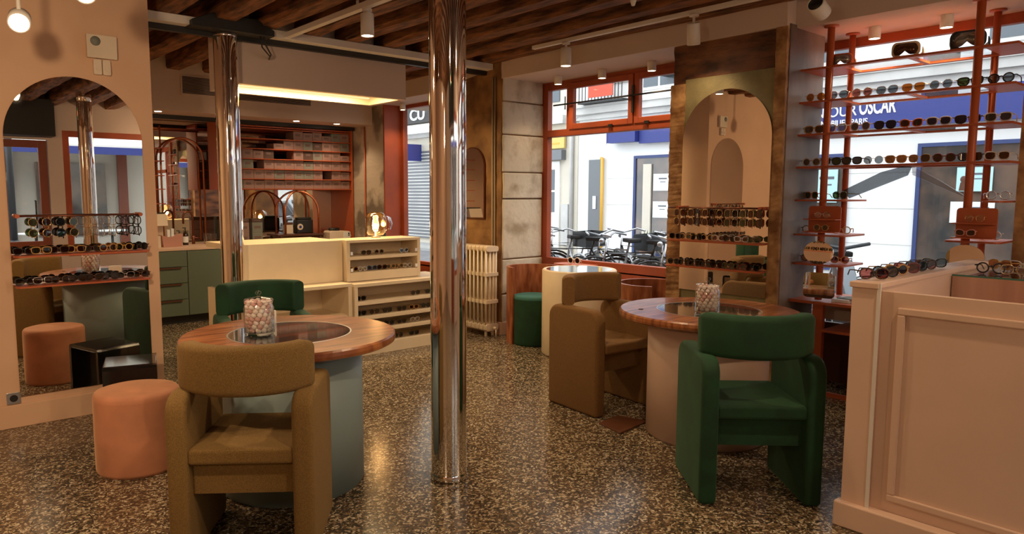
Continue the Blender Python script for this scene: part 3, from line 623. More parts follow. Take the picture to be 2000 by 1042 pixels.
# pink bag and machine
t = thing('paper_bag', (2.52, 8.35, .858), 'open pink paper bag on the left end of the worktop', 'bag')
part('bag_body', MB().prism([(2.42,.859),(2.62,.859),(2.635,1.0),(2.57,.985),(2.50,.965),(2.405,.99)], 8.28, 8.42, 'y'), 'pinkbag', t)
part('bag_contents', Bx(2.47, 2.50, 8.30, 8.36, .97, 1.05).box(2.52,2.55,8.32,8.38,.97,1.06), 'paper', t)
t = thing('coffee_machine', (2.44, 8.7, .858), 'cream countertop machine behind the pink paper bag', 'machine')
part('machine_base', Bx(2.32, 2.56, 8.60, 8.85, .8585, .93), 'plastic', t, bev=.01)
part('machine_column', Bx(2.32, 2.56, 8.74, 8.85, .93, 1.12), 'plastic', t, bev=.01)
part('machine_head', MB().prism([(8.58,1.08),(8.85,1.08),(8.85,1.22),(8.62,1.22)], 2.31, 2.57, 'x'), 'plastic', t, bev=.008)
part('machine_lid', Bx(2.33, 2.55, 8.63, 8.83, 1.221, 1.235), 'black', t)
solo('white_box', Bx(2.25, 2.37, 8.20, 8.32, .8585, .99), 'plastic', 'small cream box at the left end of the worktop, beside the wall edge', 'box', bev=.004)
for i, (x, y) in enumerate(((2.99, 8.55), (3.05, 8.48), (3.04, 8.62))):
    solo('drinking_glass', MB().lathe([(0,.8585),(.028,.8585),(.032,.98),(.030,.98),(.026,.864),(0,.864)], (x,y,0), 16), 'clear', ('clear drinking glass right of the faucet, '+('nearest it', 'nearest the column', 'rearmost')[i]), 'glass', 'drinking glasses by the faucet')
# arched copper rack in front of the back mirror
t = thing('arched_rack', (2.75, 8.88, .86), 'copper tube arch with ladder shelves standing on the worktop against the mirror', 'rack')
def archpts(c, hw, z0, zs, y, n=20): return [(c-hw, y, z0), (c-hw, y, zs)]+[(c-hw*cos(k*pi/n), y, zs+hw*sin(k*pi/n)) for k in range(1, n)]+[(c+hw, y, zs), (c+hw, y, z0)]
part('arch_tube', MB().tube(archpts(2.86, .25, .86, 1.87, 8.90), .012, 8), 'copper', t)
part('rack_post', MB().tube([(2.40,8.93,.86),(2.40,8.93,2.25)], .010, 8), 'copper', t)
part('rack_post', MB().tube([(2.60,8.86,.86),(2.60,8.86,2.25)], .010, 8), 'copper', t)
for z in (1.33, 1.50, 1.66, 1.83, 1.98): part('rack_shelf', Bx(2.30, 2.62, 8.80, 8.94, z, z+.010), 'orange', t)
part('top_rail', MB().tube([(2.1,8.90,2.22),(3.12,8.90,2.22)], .012, 8), 'copper', t)
# box shelf unit
bs = thing('box_shelf', (4.0, 8.6, 1.5), 'long burnt orange wall shelf unit stacked with cardboard boxes', 'shelf unit')
SZ = [1.505+i*.1225 for i in range(7)]
part('side_panel', Bx(4.905, 4.93, 8.42, 8.98, .856, 2.32), 'orange', bs)
part('side_panel', Bx(3.13, 3.15, 8.42, 8.78, 1.50, 2.32), 'orange', bs)
part('top_board', Bx(3.15, 4.905, 8.42, 8.78, 2.262, 2.276), 'orange', bs)
for z in SZ: part('shelf', Bx(3.15, 4.905, 8.42, 8.78, z, z+.010), 'orange', bs)
gap = {(5,0),(5,1),(5,2),(5,3),(5,4),(5,5),(4,2),(4,3),(3,0),(3,6),(3,5),(2,3),(1,10),(4,4),(5,6)}
protos = {}
for r in range(6):
    for c in range(13):
        if (r, c) in gap: continue
        h = random.choice((.098, .106, .109, .109)); 
        if r >= 3 and random.random() < .3: h = .07
        k = random.choice(('boxpink','boxpink','boxpink','boxgrey','boxdark' if r > 1 else 'boxpink')); x = 3.16+c*.1335; z = SZ[r]+.0105
        if (k, h) not in protos:
            t = thing('storage_box', (0,0,0), 'x', 'box', 'boxes on the orange wall shelves')
            part('box_body', Bx(0, .131, -.11, .11, 0, h), k, t, world=False, bev=.002); part('box_label', Bx(.03, .094, -.1125, -.1105, h*.45, h*.72), 'label', t, world=False)
            protos[(k, h)] = t; o = t
        else: o = copy_tree(protos[(k, h)])
        o.location = (x, 8.56, z)
        cn = {'boxpink': 'dusty pink', 'boxgrey': 'grey green', 'boxdark': 'dark brown'}[k]
        o['label'] = '%s%s cardboard box, %s row up, %s place from the left end' % ('low ' if h < .08 else '', cn, ORD[r], ORD[c])
# tall box stacks on the counter
for i, (x, m, lb) in enumerate(((3.22, 'boxpink', 'left'), (3.36, 'boxpink', 'middle'), (3.53, 'boxgrey', 'right'))):
    for k, (h, mm) in enumerate(((.13, m), (.12, m), (.045, 'boxdark'))[:3]):
        z = .8555+sum((.131, .121)[:k]); w = .13
        t = thing('storage_box', (x, 8.40, z), '%s box in the %s stack on the back counter, %s' % ('dark brown lid' if k == 2 else 'printed pink grey', lb, ('bottom', 'middle', 'topmost')[k]), 'box', 'boxes stacked on the back counter')
        part('box_body', Bx(x-.065, x+.065, 8.32, 8.48, z, z+h), mm, t, bev=.002); part('box_label', Bx(x-.04, x+.04, 8.3175, 8.3195, z+h*.4, z+h*.65), 'label', t)
# brown stand with crossing copper arches
st = thing('wooden_stand', (4.15, 8.55, .856), 'low brown wooden stand carrying crossed copper arches on the back counter', 'stand')
part('stand_top', Bx(3.78, 4.42, 8.30, 8.62, .925, .945), 'brown', st)
for x in (3.82, 4.38):
    for y in (8.34, 8.58): part('leg', Bx(x-.012, x+.012, y-.012, y+.012, .8555, .925), 'brown', st)
t = thing('copper_arches', (4.12, 8.55, .945), 'two crossed copper tube arches forming an open cage on the stand', 'arches')
def arch2(a, b, z0, zs, n=18):
    a, b = Vector(a), Vector(b); c = (a+b)/2; d = (a-b)/2; P = [(*a, z0), (*a, zs)]
    for k in range(1, n): q = c+d*cos(k*pi/n); P.append((q.x, q.y, zs+d.length*sin(k*pi/n)))
    return P+[(*b, zs), (*b, z0)]
part('arch_tube', MB().tube(arch2((3.90,8.33), (4.36,8.60), .9455, 1.22), .013, 8), 'copper', t)
part('arch_tube', MB().tube(arch2((3.90,8.60), (4.36,8.33), .9455, 1.22), .013, 8), 'copper', t)
# small appliances
t = thing('card_printer', (4.28, 8.46, .945), 'black boxy appliance with a round blue and cream badge inside the copper arches', 'appliance')
part('appliance_body', Bx(4.10, 4.33, 8.42, 8.54, .9455, 1.12), 'black', t, bev=.012); part('appliance_top', Bx(4.12, 4.31, 8.43, 8.53, 1.12, 1.15), 'black', t, bev=.01)
part('round_badge', MB().tube([(4.14,8.419,1.03),(4.14,8.410,1.03)], .04, 20), 'plastic', t); part('badge_centre', MB().tube([(4.14,8.409,1.03),(4.14,8.405,1.03)], .018, 16), 'blue', t)
t = thing('glass_canister', (3.98, 8.47, .945), 'pale canister with a dark lid beside the black appliance', 'canister')
part('canister_body', Bx(3.95, 4.05, 8.43, 8.52, .9455, 1.06), 'plastic', t, bev=.006); part('lid', Bx(3.95, 4.05, 8.43, 8.52, 1.061, 1.09), 'brown', t)
t = thing('label_printer', (4.64, 8.40, .856), 'white and beige desktop printer with rounded edges at the right end of the back counter', 'printer')
part('printer_body', MB().prism([(4.50,.8555),(4.80,.8555),(4.82,.90),(4.79,.96),(4.52,.97),(4.50,.95)], 8.30, 8.48, 'y'), 'plastic', t, bev=.006)
part('printer_front', Bx(4.70, 4.80, 8.292, 8.30, .87, .95), 'paper', t, bev=.002); part('button', Bx(4.765, 4.785, 8.288, 8.292, .92, .94).box(4.765, 4.785, 8.288, 8.292, .90, .912), 'black', t)
part('printer_roll', MB().tube([(4.54,8.39,.985),(4.68,8.39,.985)], .022, 12), 'black', t)
# thin orange pipe by concrete wall
solo('orange_pipe', MB().tube([(4.935,8.12,.0),(4.935,8.12,2.32)], .010, 8), 'orange', 'thin orange pipe running up the patchy plaster wall', 'pipe')
# ================================================================ CREAM DISPLAY CABINETS
cc = thing('counter_cabinet', (2.7, 5.8, 0), 'cream wooden counter with a tall back panel and an open niche, left unit', 'cabinet')
part('back_panel', Bx(2.19, 3.19, 5.66, 5.70, .665, 1.035), 'cream', cc, bev=.003)
part('counter_top', Bx(2.19, 3.19, 5.70, 6.28, .99, 1.035), 'cream', cc)
part('ledge', Bx(2.19, 3.17, 5.46, 5.66, .635, .665), 'cream', cc, bev=.003)
part('cabinet_body', MB().box(2.19, 2.23, 5.46, 6.28, 0, .635).box(3.13, 3.17, 5.46, 6.28, 0, .635).box(2.23, 3.13, 5.95, 5.98, 0, .635).box(2.23, 3.13, 5.46, 5.95, 0, .10), 'cream', cc, bev=.003)
part('niche_shelf', Bx(2.23, 3.13, 5.48, 5.95, .36, .385), 'cream', cc)
dc = thing('display_cabinet', (3.65, 5.7, 0), 'cream stepped display cabinet with rows of sunglasses behind open slots', 'cabinet')
part('upper_case', MB().box(3.20, 4.01, 5.60, 5.92, 1.01, 1.035).box(3.20, 3.235, 5.60, 5.92, .66, 1.01).box(3.975, 4.01, 5.60, 5.92, .66, 1.01).box(3.235, 3.975, 5.60, 5.92, .66, .74).box(3.235, 3.975, 5.88, 5.92, .74, 1.01), 'cream', dc, bev=.002)
part('upper_shelf', Bx(3.235, 3.975, 5.60, 5.88, .855, .885), 'cream', dc, bev=.002)
part('lower_case', MB().box(3.18, 4.30, 5.44, 5.92, .625, .655).box(3.18, 3.215, 5.44, 5.92, 0, .625).box(4.265, 4.30, 5.44, 5.92, 0, .625).box(3.215, 4.265, 5.80, 5.84, .10, .625).box(3.215, 4.265, 5.44, 5.80, 0, .105), 'cream', dc, bev=.002)
for z in (.205, .325, .46): part('lower_shelf', Bx(3.215, 4.265, 5.44, 5.80, z, z+.03), 'cream', dc, bev=.002)
for z in (.75, .90):
    for x in (3.25, 3.96): part('shelf_clip', Bx(x-.012, x+.012, 5.596, 5.60, z, z+.03), 'paper', dc)
# glass table lamp
t = thing('table_lamp', (3.62, 5.78, 1.036), 'rounded amber glass table lamp lit on top of the cream display cabinet', 'lamp')
part('lamp_base', MB().lathe([(0,1.0355),(.045,1.0355),(.045,1.05),(.012,1.055),(.012,1.11),(0,1.11)], (3.62,5.78,0), 24), 'silver', t)
part('lamp_shade', MB().lathe([(.025,1.058),(.07,1.062),(.095,1.09),(.102,1.15),(.10,1.22),(.08,1.265),(.05,1.28),(0,1.283)], (3.62,5.78,0), 32), 'amber', t)
part('bulb', MB().ball((3.62,5.78,1.145), .026, 16, 10), 'glow', t)
light('POINT', (0, 0, .11), 6, (1, .62, .30), .035, parent=t)
t = thing('table_lamp', (4.62, 7.2, 1.0), 'second round glass lamp half hidden behind the chrome column', 'lamp')
part('lamp_shade', MB().lathe([(.025,1.0),(.09,1.03),(.11,1.10),(.09,1.17),(.04,1.20),(0,1.203)], (4.62,7.2,0), 24), 'amber', t); part('bulb', MB().ball((4.62,7.2,1.09), .03, 12, 8), 'glow', t)
part('lamp_stem', MB().tube([(4.62,7.2,.771),(4.62,7.2,1.0)], .03, 12), 'black', t)
solo('rear_table', Bx(4.35, 4.9, 6.9, 7.6, .73, .77).box(4.38, 4.42, 6.93, 6.97, 0, .73).box(4.83, 4.87, 6.93, 6.97, 0, .73).box(4.38, 4.42, 7.53, 7.57, 0, .73).box(4.83, 4.87, 7.53, 7.57, 0, .73), 'burl', 'small wooden table by the rear window behind the chrome column', 'table')
# ================================================================ RIGHT DISPLAY UNIT
PY = (2.262, 1.392)
du = thing('display_unit', (5.3, 1.8, 0), 'burnt orange window display unit with four long shelves on round poles', 'display unit')
for y in PY:
    part('pole', MB().tube([(5.10, y, .70 if y > 2 else .70),(5.10, y, 2.60)], .0235, 16).lathe([(.0235,2.585),(.048,2.59),(.048,2.60)], (5.10,y,0), 24), 'orange', du)
    part('pole', MB().tube([(5.47, y+.01, .70),(5.47, y+.01, 2.60)], .021, 16).lathe([(.021,2.585),(.046,2.59),(.046,2.60)], (5.47,y+.01,0), 24), 'orange', du)
for z in (2.325, 2.098, 1.872, 1.645):
    mb = MB().box(5.07, 5.12, 1.19, 2.46, z-.014, z).box(5.42, 5.47, 1.19, 2.46, z-.014, z).box(5.12, 5.42, 2.18, 2.46, z-.014, z).box(5.12, 5.42, 1.19, 1.36, z-.014, z).box(5.12, 5.42, 1.75, 1.78, z-.014, z)
    sh = part('long_shelf', mb, 'orange', du)
    part('glass_inset', Bx(5.12, 5.42, 1.36, 1.75, z-.008, z-.002).box(5.12, 5.42, 1.78, 2.18, z-.008, z-.002), 'clear', sh)
for z in (1.41, 1.165, .955):
    part('short_shelf', MB().prism(rrect(5.07, 5.45, 2.10, 2.46, .03, 4), z-.012, z, 'z'), 'orange', du)
    if z > 1: part('short_shelf', MB().prism(rrect(5.07, 5.45, 1.21, 1.50 if z < 1.3 else 1.32, .03, 4), z-.012, z, 'z'), 'orange', du)
part('base_board', Bx(5.05, 5.60, 1.22, 2.46, .672, .692), 'orange', du)
part('base_panel', Bx(5.10, 5.14, 2.225, 2.30, 0, .672), 'orange', du)
part('back_panel', Bx(5.50, 5.56, 1.22, 2.40, .50, .672), 'pinkwhite', du)
part('lower_board', Bx(5.08, 5.60, 1.22, 2.225, .475, .492), 'orange', du)
part('base_foot', Bx(5.14, 5.17, 1.22, 2.225, 0, .03), 'orange', du); part('base_upright', MB().tube([(5.25,2.02,.03),(5.25,2.02,.475)], .018, 12), 'orange', du)
part('base_back', Bx(5.52, 5.56, 1.22, 2.40, .02, .475), 'brown', du)
# hanging trays on the front poles
def tray(y0, y1, z0, z1, label):
    t = thing('display_tray', (5.05, (y0+y1)/2, z0), label, 'display tray')
    part('tray_back', MB().prism(rrect(y0, y1, z0, z1, .02, 4), 5.058, 5.066, 'x'), 'orange', t)
    zm = (z0+z1)/2
    part('tray_ledge', Bx(4.97, 5.058, y0, y1, zm-.004, zm+.002), 'orange', t); part('tray_ledge', Bx(4.97, 5.058, y0, y1, z0, z0+.006), 'orange', t)
    return t
tray(2.118, 2.338, 1.184, 1.366, 'small orange two-tier tray hung on the left pole of the window display')
tray(1.225, 1.435, 1.184, 1.366, 'small orange two-tier tray hung on the right pole of the window display')
t = rm = thing('round_mirror', (5.05, 2.23, 1.04), 'small round mirror hung on the left display pole under the orange tray', 'mirror')
part('mirror_glass', MB().prism([(2.228+.108*cos(a*pi/18), 1.042+.078*sin(a*pi/18)*1.02) for a in range(36)], 5.0, 5.006, 'x'), 'mirror', t)
part('mirror_clip', MB().tube([(5.006,2.228,1.042),(5.076,2.24,1.042)], .012), 'orange', t)
rm.rotation_euler = (0, R(2.5), R(-5.6))
t = rm = thing('square_mirror', (5.05, 2.23, .81), 'small rounded square mirror hung low on the left display pole', 'mirror')
part('mirror_glass', MB().prism(rrect(2.12, 2.328, .725, .902, .03, 4), 5.0, 5.006, 'x'), 'mirror', t)
part('mirror_clip', MB().tube([(5.006,2.228,.81),(5.076,2.24,.81)], .012), 'orange', t)
rm.rotation_euler = (0, R(2.5), R(8))
t = thing('round_mirror', (5.0, 1.37, 1.07), 'small round mirror hung on the right display pole behind the glasses on the counter', 'mirror')
part('mirror_glass', MB().prism([(1.36+.10*cos(a*pi/18), 1.07+.075*sin(a*pi/18)) for a in range(36)], 5.0, 5.006, 'x'), 'mirror', t)
part('mirror_clip', MB().tube([(5.006,1.37,1.07),(5.076,1.385,1.07)], .012), 'orange', t)
# folded mirrored chevron below the lowest long shelf
t = thing('folded_panel', (5.3, 1.83, 1.62), 'folded translucent chevron panel hanging under the lowest long shelf', 'panel')
part('left_wing', MB().prism([(1.792,1.573),(2.156,1.420),(2.207,1.472),(1.957,1.598),(1.83,1.632),(1.77,1.632)], 5.27, 5.28, 'x'), 'greyfilm', t, label='smoked grey translucent wing')
part('right_wing', MB().prism([(1.77,1.632),(1.762,1.575),(1.46,1.430),(1.438,1.424),(1.60,1.535),(1.735,1.615)], 5.27, 5.28, 'x'), 'trans', t, label='pale translucent wing')
part('hanger', MB().tube([(5.29,1.83,1.625),(5.29,1.83,1.631)], .004), 'black', t)
# ================================================================ RIGHT COUNTER
ct = thing('service_counter', (3.5, .9, 0), 'peach cream panelled service counter at the right edge', 'counter')
part('end_wall', Bx(3.17, 4.75, 1.165, 1.265, 0, 1.055), 'counter', ct, bev=.002)
part('end_wall_top', Bx(3.16, 4.76, 1.158, 1.273, 1.056, 1.080), 'counter', ct, bev=.003)
part('front_panel', Bx(3.20, 3.23, -.4, 1.163, 0, 1.046), 'counter', ct, bev=.002)
part('trim_strip', Bx(3.165, 3.173, 1.150, 1.164, 0, 1.08), 'white', ct)
ym = [(1.09, .40), (.34, -.34)]
for a, b in ym:
    part('panel_moulding', MB().box(3.185, 3.20, b, a, .955, .985).box(3.185, 3.20, b, a, .16, .19).box(3.185, 3.20, a-.03, a, .19, .955).box(3.185, 3.20, b, b+.03, .19, .955), 'counter', ct, bev=.005)
part('plinth', Bx(3.14, 3.20, -.4, 1.285, 0, .11), 'counter', ct, bev=.006)
part('inner_case', Bx(4.09, 4.12, -.4, 1.16, 0, 1.045), mat('glossy pink metal panel', (.62,.44,.36), .16, .75, var=.15, vscale=3, stretch=(1,4,.2)), ct)  # vertical streaks in the base colour imitate reflections
part('case_top', Bx(4.12, 4.75, -.4, 1.16, .90, .92), 'counter', ct); part('case_back', Bx(4.70, 4.75, -.4, 1.16, 0, .90), 'counter', ct)
part('inner_floor', Bx(3.23, 4.09, -.4, 1.16, .70, .72), 'counter', ct)
o = part('glass_top', Bx(4.07, 4.75, -.4, 1.155, 1.046, 1.054), 'clear', ct); part('glass_edge', Bx(4.066, 4.070, -.4, 1.155, 1.046, 1.054), 'greenedge', ct)
# ================================================================ EYEWEAR
FC = {'black': mat('black acetate', (.010,.009,.009), .25), 'tortoise': mat('tortoiseshell acetate', (.10,.035,.012), .25, col2=(.015,.008,.005), vscale=90), 'orange': mat('orange acetate', (.60,.16,.03), .3),
      'gold': mat('gold wire', (.75,.52,.24), .25, .9), 'silver': mat('silver wire', (.7,.7,.7), .2, .9), 'white': mat('white acetate', (.80,.77,.72), .35), 'olive': mat('olive acetate', (.09,.09,.03), .3),
      'burgundy': mat('burgundy acetate', (.13,.018,.02), .3), 'clear': mat('frosted clear acetate', (.62,.58,.54), .2), 'honey': mat('honey acetate', (.50,.27,.08), .25), 'pink': mat('pink acetate', (.66,.28,.22), .35), 'blue': mat('blue acetate', (.04,.09,.25), .3)}
LC = {'dark': glass('dark lens', (.11,.11,.11), .08), 'brown': glass('brown lens', (.30,.15,.07), .08), 'green': glass('green lens', (.20,.26,.14), .08), 'amber': glass('amber lens', (.65,.33,.12), .08),
      'grey': glass('grey lens', (.38,.41,.42), .10), 'rose': glass('rose lens', (.55,.28,.24), .08), 'clear': glass('clear lens', (.93,.94,.94), .06)}
def lens_shape(st, n=18):
    P = []
    for k in range(n):
        a = 2*pi*k/n; c, s = cos(a), sin(a)
        if st == 'round': p = (.0245*c, .0240*s)
        elif st == 'square': e = .72; p = (.0275*math.copysign(abs(c)**e, c)*(1+.12*s), .0225*math.copysign(abs(s)**e, s))
        elif st == 'cat': e = .75; p = (.0265*math.copysign(abs(c)**e, c), .0215*math.copysign(abs(s)**e, s)+.004*c*(s > -.3))
        else: e = .8; p = (.027*math.copysign(abs(c)**e, c)*(1+.08*s), .0235*math.copysign(abs(s)**e, s))
        P.append(p)
    return P
EYE = {}
def eye_proto(st, fold, thick):
    key = (st, fold, thick)
    if key in EYE: return EYE[key]
    sh = lens_shape(st); zc = .0260; r = .0036 if thick else .0017; fr = MB()
    for s in (-1, 1): fr.tube([(s*(.0335+x), 0, zc+z) for x, z in sh], r, 5, closed=True)
    fr.tube([(-.0115,0,zc+.007),(0,-.001,zc+.010),(.0115,0,zc+.007)], r, 5)
    for s in (-1, 1): fr.tube([(s*.058,0,zc+.010),(s*.068,.003,zc+.012)], r, 5)
    ms = [_mesh(fr, 'black')]
    for s in (-1, 1): ms.append(_mesh(MB().prism([(s*.0335+x*.97, zc+z*.97) for x, z in sh], -.0006, .0006, 'y'), 'black'))
    for s in (-1, 1):
        if fold: P = [(s*.068,.003,zc+.012),(s*.067,.012 if s > 0 else .017,zc+.012),(-s*.035,.014 if s > 0 else .020,zc+.008),(-s*.060,.016 if s > 0 else .022,zc-.012)]
        else: P = [(s*.068,.003,zc+.012),(s*.069,.05,zc+.011),(s*.068,.10,zc+.006),(s*.064,.128,zc-.019)]
        ms.append(_mesh(MB().tube(P, [r*.9, r*.8, r*.7, r*.8], 5), 'black'))
    EYE[key] = ms; return ms
def eyewear(x, y, z, rz, st, fc, lc, label, group, fold=True, thick=True, hang=False, sc=1.0, tilt=0):
    ms = eye_proto(st, fold, thick); fm, lm = FC[fc], LC[lc]
    o = bpy.data.objects.new('sunglasses' if lc != 'clear' else 'eyeglasses', ms[0]); COL.objects.link(o)
    o.location = (x, y, z+(.0045 if not hang else 0)); o.rotation_euler = (tilt, R(90) if hang else 0, rz); o.scale = (sc,)*3
    tagit(o, label, 'glasses', group)
    for k, nm in ((1,'lens'),(2,'lens'),(3,'temple'),(4,'temple')):
        c = bpy.data.objects.new(nm, ms[k]); COL.objects.link(c); c.parent = o
        c.material_slots[0].link = 'OBJECT'; c.material_slots[0].material = lm if k < 3 else fm
    o.material_slots[0].link = 'OBJECT'; o.material_slots[0].material = fm
    return o
STN = {'round': 'round', 'square': 'square', 'cat': 'cat-eye', 'panto': 'soft round'}
def lab(st, fc, lc, pos, where):
    fn = {'tortoise': 'tortoiseshell', 'gold': 'gold wire', 'silver': 'silver wire', 'clear': 'clear framed'}.get(fc, fc)
    return '%s %s %s, %s %s' % (fn, STN[st], 'sunglasses' if lc != 'clear' else 'eyeglasses', pos, where)
rr = random.Random(11)
PAL = [('black','dark'),('tortoise','brown'),('black','green'),('gold','dark'),('tortoise','dark'),('honey','green'),('clear','grey'),('burgundy','brown'),('olive','green'),('silver','grey')]
def row(n, a, b, z, rz, where, group, fold=True, pal=PAL, hang=False, dup=False, sc=1, step0=0, spec=None, jit=.25, horder='from the left'):
    for i in range(n):
        u = (i+.5)/n; x = a[0]+(b[0]-a[0])*u; y = a[1]+(b[1]-a[1])*u
        if spec: fc, lc, st = spec[i]
        else: fc, lc = pal[(i*3+step0+rr.randrange(2)) % len(pal)]; st = rr.choice(('round','square','panto','cat'))
        eyewear(x, y, z, rz+rr.uniform(-jit, jit), st, fc, lc, lab(st, fc, lc, ORD[i]+' '+horder, where), group, fold, fc not in ('gold','silver'), hang, sc)
# left mirror (front faces -Y)
row(8, (.62,5.075), (1.375,5.075), 1.0755, 0, 'upper shelf, left mirror', 'glasses on the upper shelf of the left mirror', pal=[('honey','brown'),('black','dark'),('tortoise','dark'),('honey','green'),('black','green')], jit=.1, sc=.9)
row(8, (.62,5.075), (1.375,5.075), .8885, 0, 'lower shelf, left mirror', 'glasses on the lower shelf of the left mirror', pal=[('black','dark'),('black','grey'),('tortoise','dark'),('silver','dark'),('burgundy','brown')], jit=.1, sc=.9)
row(9, (.66,5.068), (1.33,5.068), 1.243, 0, 'hanging on left mirror rail', 'glasses hanging on the rail of the left mirror', hang=True, spec=[('gold','green','round'),('gold','brown','round'),('black','dark','round'),('gold','green','round'),('gold','clear','panto'),('silver','clear','panto'),('gold','clear','square'),('black','clear','square'),('black','clear','panto')], jit=.15)
# pillar mirror (front faces -X)
h = -pi/2
row(8, (4.79,3.30), (4.79,2.555), 1.0955, h, 'upper shelf, pillar mirror', 'glasses on the upper shelf of the pillar mirror', pal=[('tortoise','dark'),('olive','green'),('black','dark'),('clear','rose'),('honey','brown')], jit=.12, sc=.88)
row(8, (4.79,3.31), (4.79,2.555), .8955, h, 'lower shelf, pillar mirror', 'glasses on the lower shelf of the pillar mirror', pal=[('black','dark'),('olive','green'),('black','brown'),('burgundy','brown'),('tortoise','dark')], jit=.12, sc=.88)
row(12, (4.785,3.30), (4.785,2.56), 1.273, h, 'hanging on pillar mirror rail', 'glasses hanging on pillar mirror rail', hang=True, pal=[('gold','brown'),('silver','dark'),('gold','amber'),('tortoise','brown'),('gold','green'),('clear','rose')], jit=.15)
# long display shelves
W2 = 'second long window shelf'
row(8, (5.13,2.44), (5.13,1.20), 2.0985, h, W2, 'glasses on the second long display shelf', fold=False, jit=.08, spec=[('gold','amber','round'),('silver','grey','panto'),('clear','rose','round'),('silver','grey','panto'),('gold','amber','square'),('silver','grey','round'),('black','green','square'),('black','grey','round')], sc=1.08)
row(8, (5.13,2.44), (5.13,1.20), 1.8725, h, 'third long window shelf', 'glasses on the third long display shelf', fold=False, jit=.08, spec=[('honey','brown','square'),('clear','grey','square'),('clear','dark','round'),('black','dark','panto'),('orange','brown','cat'),('clear','dark','square'),('tortoise','dark','square'),('clear','dark','square')], sc=1.08)
row(9, (5.13,2.44), (5.13,1.20), 1.6455, h, 'lowest long window shelf', 'glasses on the lowest long display shelf', fold=False, jit=.08, spec=[('clear','brown','round'),('black','green','panto'),('black','dark','square'),('silver','grey','round'),('honey','brown','square'),('gold','brown','panto'),('burgundy','brown','round'),('tortoise','brown','square'),('clear','brown','square')], sc=1.04)
for z, nm, fc, lc in ((1.1655,'middle','honey','clear'),(.9555,'lowest','honey','rose')):
    for i, y in enumerate((2.38, 2.17)):
        f = (fc, 'tortoise')[i == 0]; eyewear(5.20, y, z, h+.3, 'round', f, lc, lab('round', f, lc, ('left','right')[i], '%s short shelf, left display pole' % nm), 'glasses on the short display shelves', False)
for i, y in enumerate((2.40, 2.20)): eyewear(5.22, y, 1.4105, h-.4, 'panto', ('orange','olive')[i], 'green', lab('panto', ('orange','olive')[i], 'green', ('left','right')[i], 'top short shelf, left display pole'), 'glasses on the short display shelves', False)
for i, (y, z) in enumerate(((1.27,1.4105),(1.30,1.1655))): eyewear(5.22, y, z, h+.3, 'round', 'silver', 'clear', 'silver wire round eyeglasses on the %s short shelf of the right display pole' % ('upper','lower')[i], 'glasses on the short display shelves', False)
for y, side in ((2.228,'left'),(1.33,'right')):
    fc = 'silver' if side == 'left' else 'gold'
    eyewear(5.02, y, 1.2785, h, 'round', fc, 'clear', '%s wire round eyeglasses on the upper tier of the %s orange tray' % (fc, side), 'glasses in the orange trays', True, False, sc=.85)
    fc = 'honey' if side == 'left' else 'pink'
    eyewear(5.01, y+(0 if side == 'left' else .04), 1.191, h, 'round' if side == 'left' else 'cat', fc, 'brown', '%s %s sunglasses on the lower tier of the %s orange tray' % (fc, 'round' if side == 'left' else 'cat-eye', side), 'glasses in the orange trays', True, True, sc=.85)
# counter ledge and glass top
row(7, (3.20,1.215), (4.06,1.215), 1.0808, h+.85, 'peach counter ledge', 'glasses along the counter ledge', fold=False, jit=.15, pal=[('tortoise','brown'),('tortoise','rose'),('honey','brown'),('black','grey'),('burgundy','rose')], sc=.95, horder='from the near end')
row(8, (4.20,1.08), (4.25,.30), 1.0545, h+.3, 'front row, glass counter top', 'glasses on the glass counter top', fold=False, jit=.4, pal=[('black','clear'),('tortoise','brown'),('clear','rose'),('gold','clear'),('burgundy','clear')])
row(7, (4.45,1.10), (4.50,.45), 1.0545, h-.2, 'rear row, glass counter top', 'glasses on the glass counter top', fold=False, jit=.4, step0=2, pal=[('tortoise','clear'),('clear','rose'),('black','dark'),('honey','amber')])
# cream display cabinet slots (front faces -Y)
def slot(xs, z, y, where, cols):
    for i, x in enumerate(xs):
        fc, lc = cols[i % len(cols)]; st = ('square','round','cat','panto')[i % 4]
        eyewear(x, y, z, rr.uniform(-.1,.1), st, fc, lc, lab(st, fc, lc, ORD[i]+' from the left', where), 'sunglasses in the cream display cabinet', True, True, sc=.82)
slot((3.44, 3.58, 3.86), .8855, 5.66, 'top slot, cream cabinet', [('tortoise','grey'),('olive','brown'),('silver','dark')])
slot((3.30, 3.40, 3.50, 3.61, 3.71, 3.80, 3.90), .7405, 5.66, 'second slot, cream cabinet', [('honey','brown'),('clear','clear'),('blue','grey'),('tortoise','brown'),('honey','dark')])
slot((3.28, 3.88, 4.05), .4905, 5.50, 'third slot, cream cabinet', [('black','dark'),('tortoise','dark')])
slot((3.28, 3.42, 3.56, 3.72, 3.86, 4.0), .3555, 5.50, 'fourth slot, cream cabinet', [('black','dark'),('tortoise','grey'),('black','dark'),('tortoise','dark'),('honey','brown')])
slot((3.44, 3.58, 3.72, 3.87), .2355, 5.50, 'fifth slot, cream cabinet', [('clear','clear'),('black','dark'),('tortoise','dark')])
slot((3.52, 3.68, 3.86), .1055, 5.50, 'bottom slot, cream cabinet', [('gold','grey'),('tortoise','dark'),('black','dark')])
eyewear(5.31, 4.78, .7505, h+.1, 'round', 'white', 'dark', 'white framed round sunglasses on the small orange shelf under the window', None, True, True, sc=1.25)
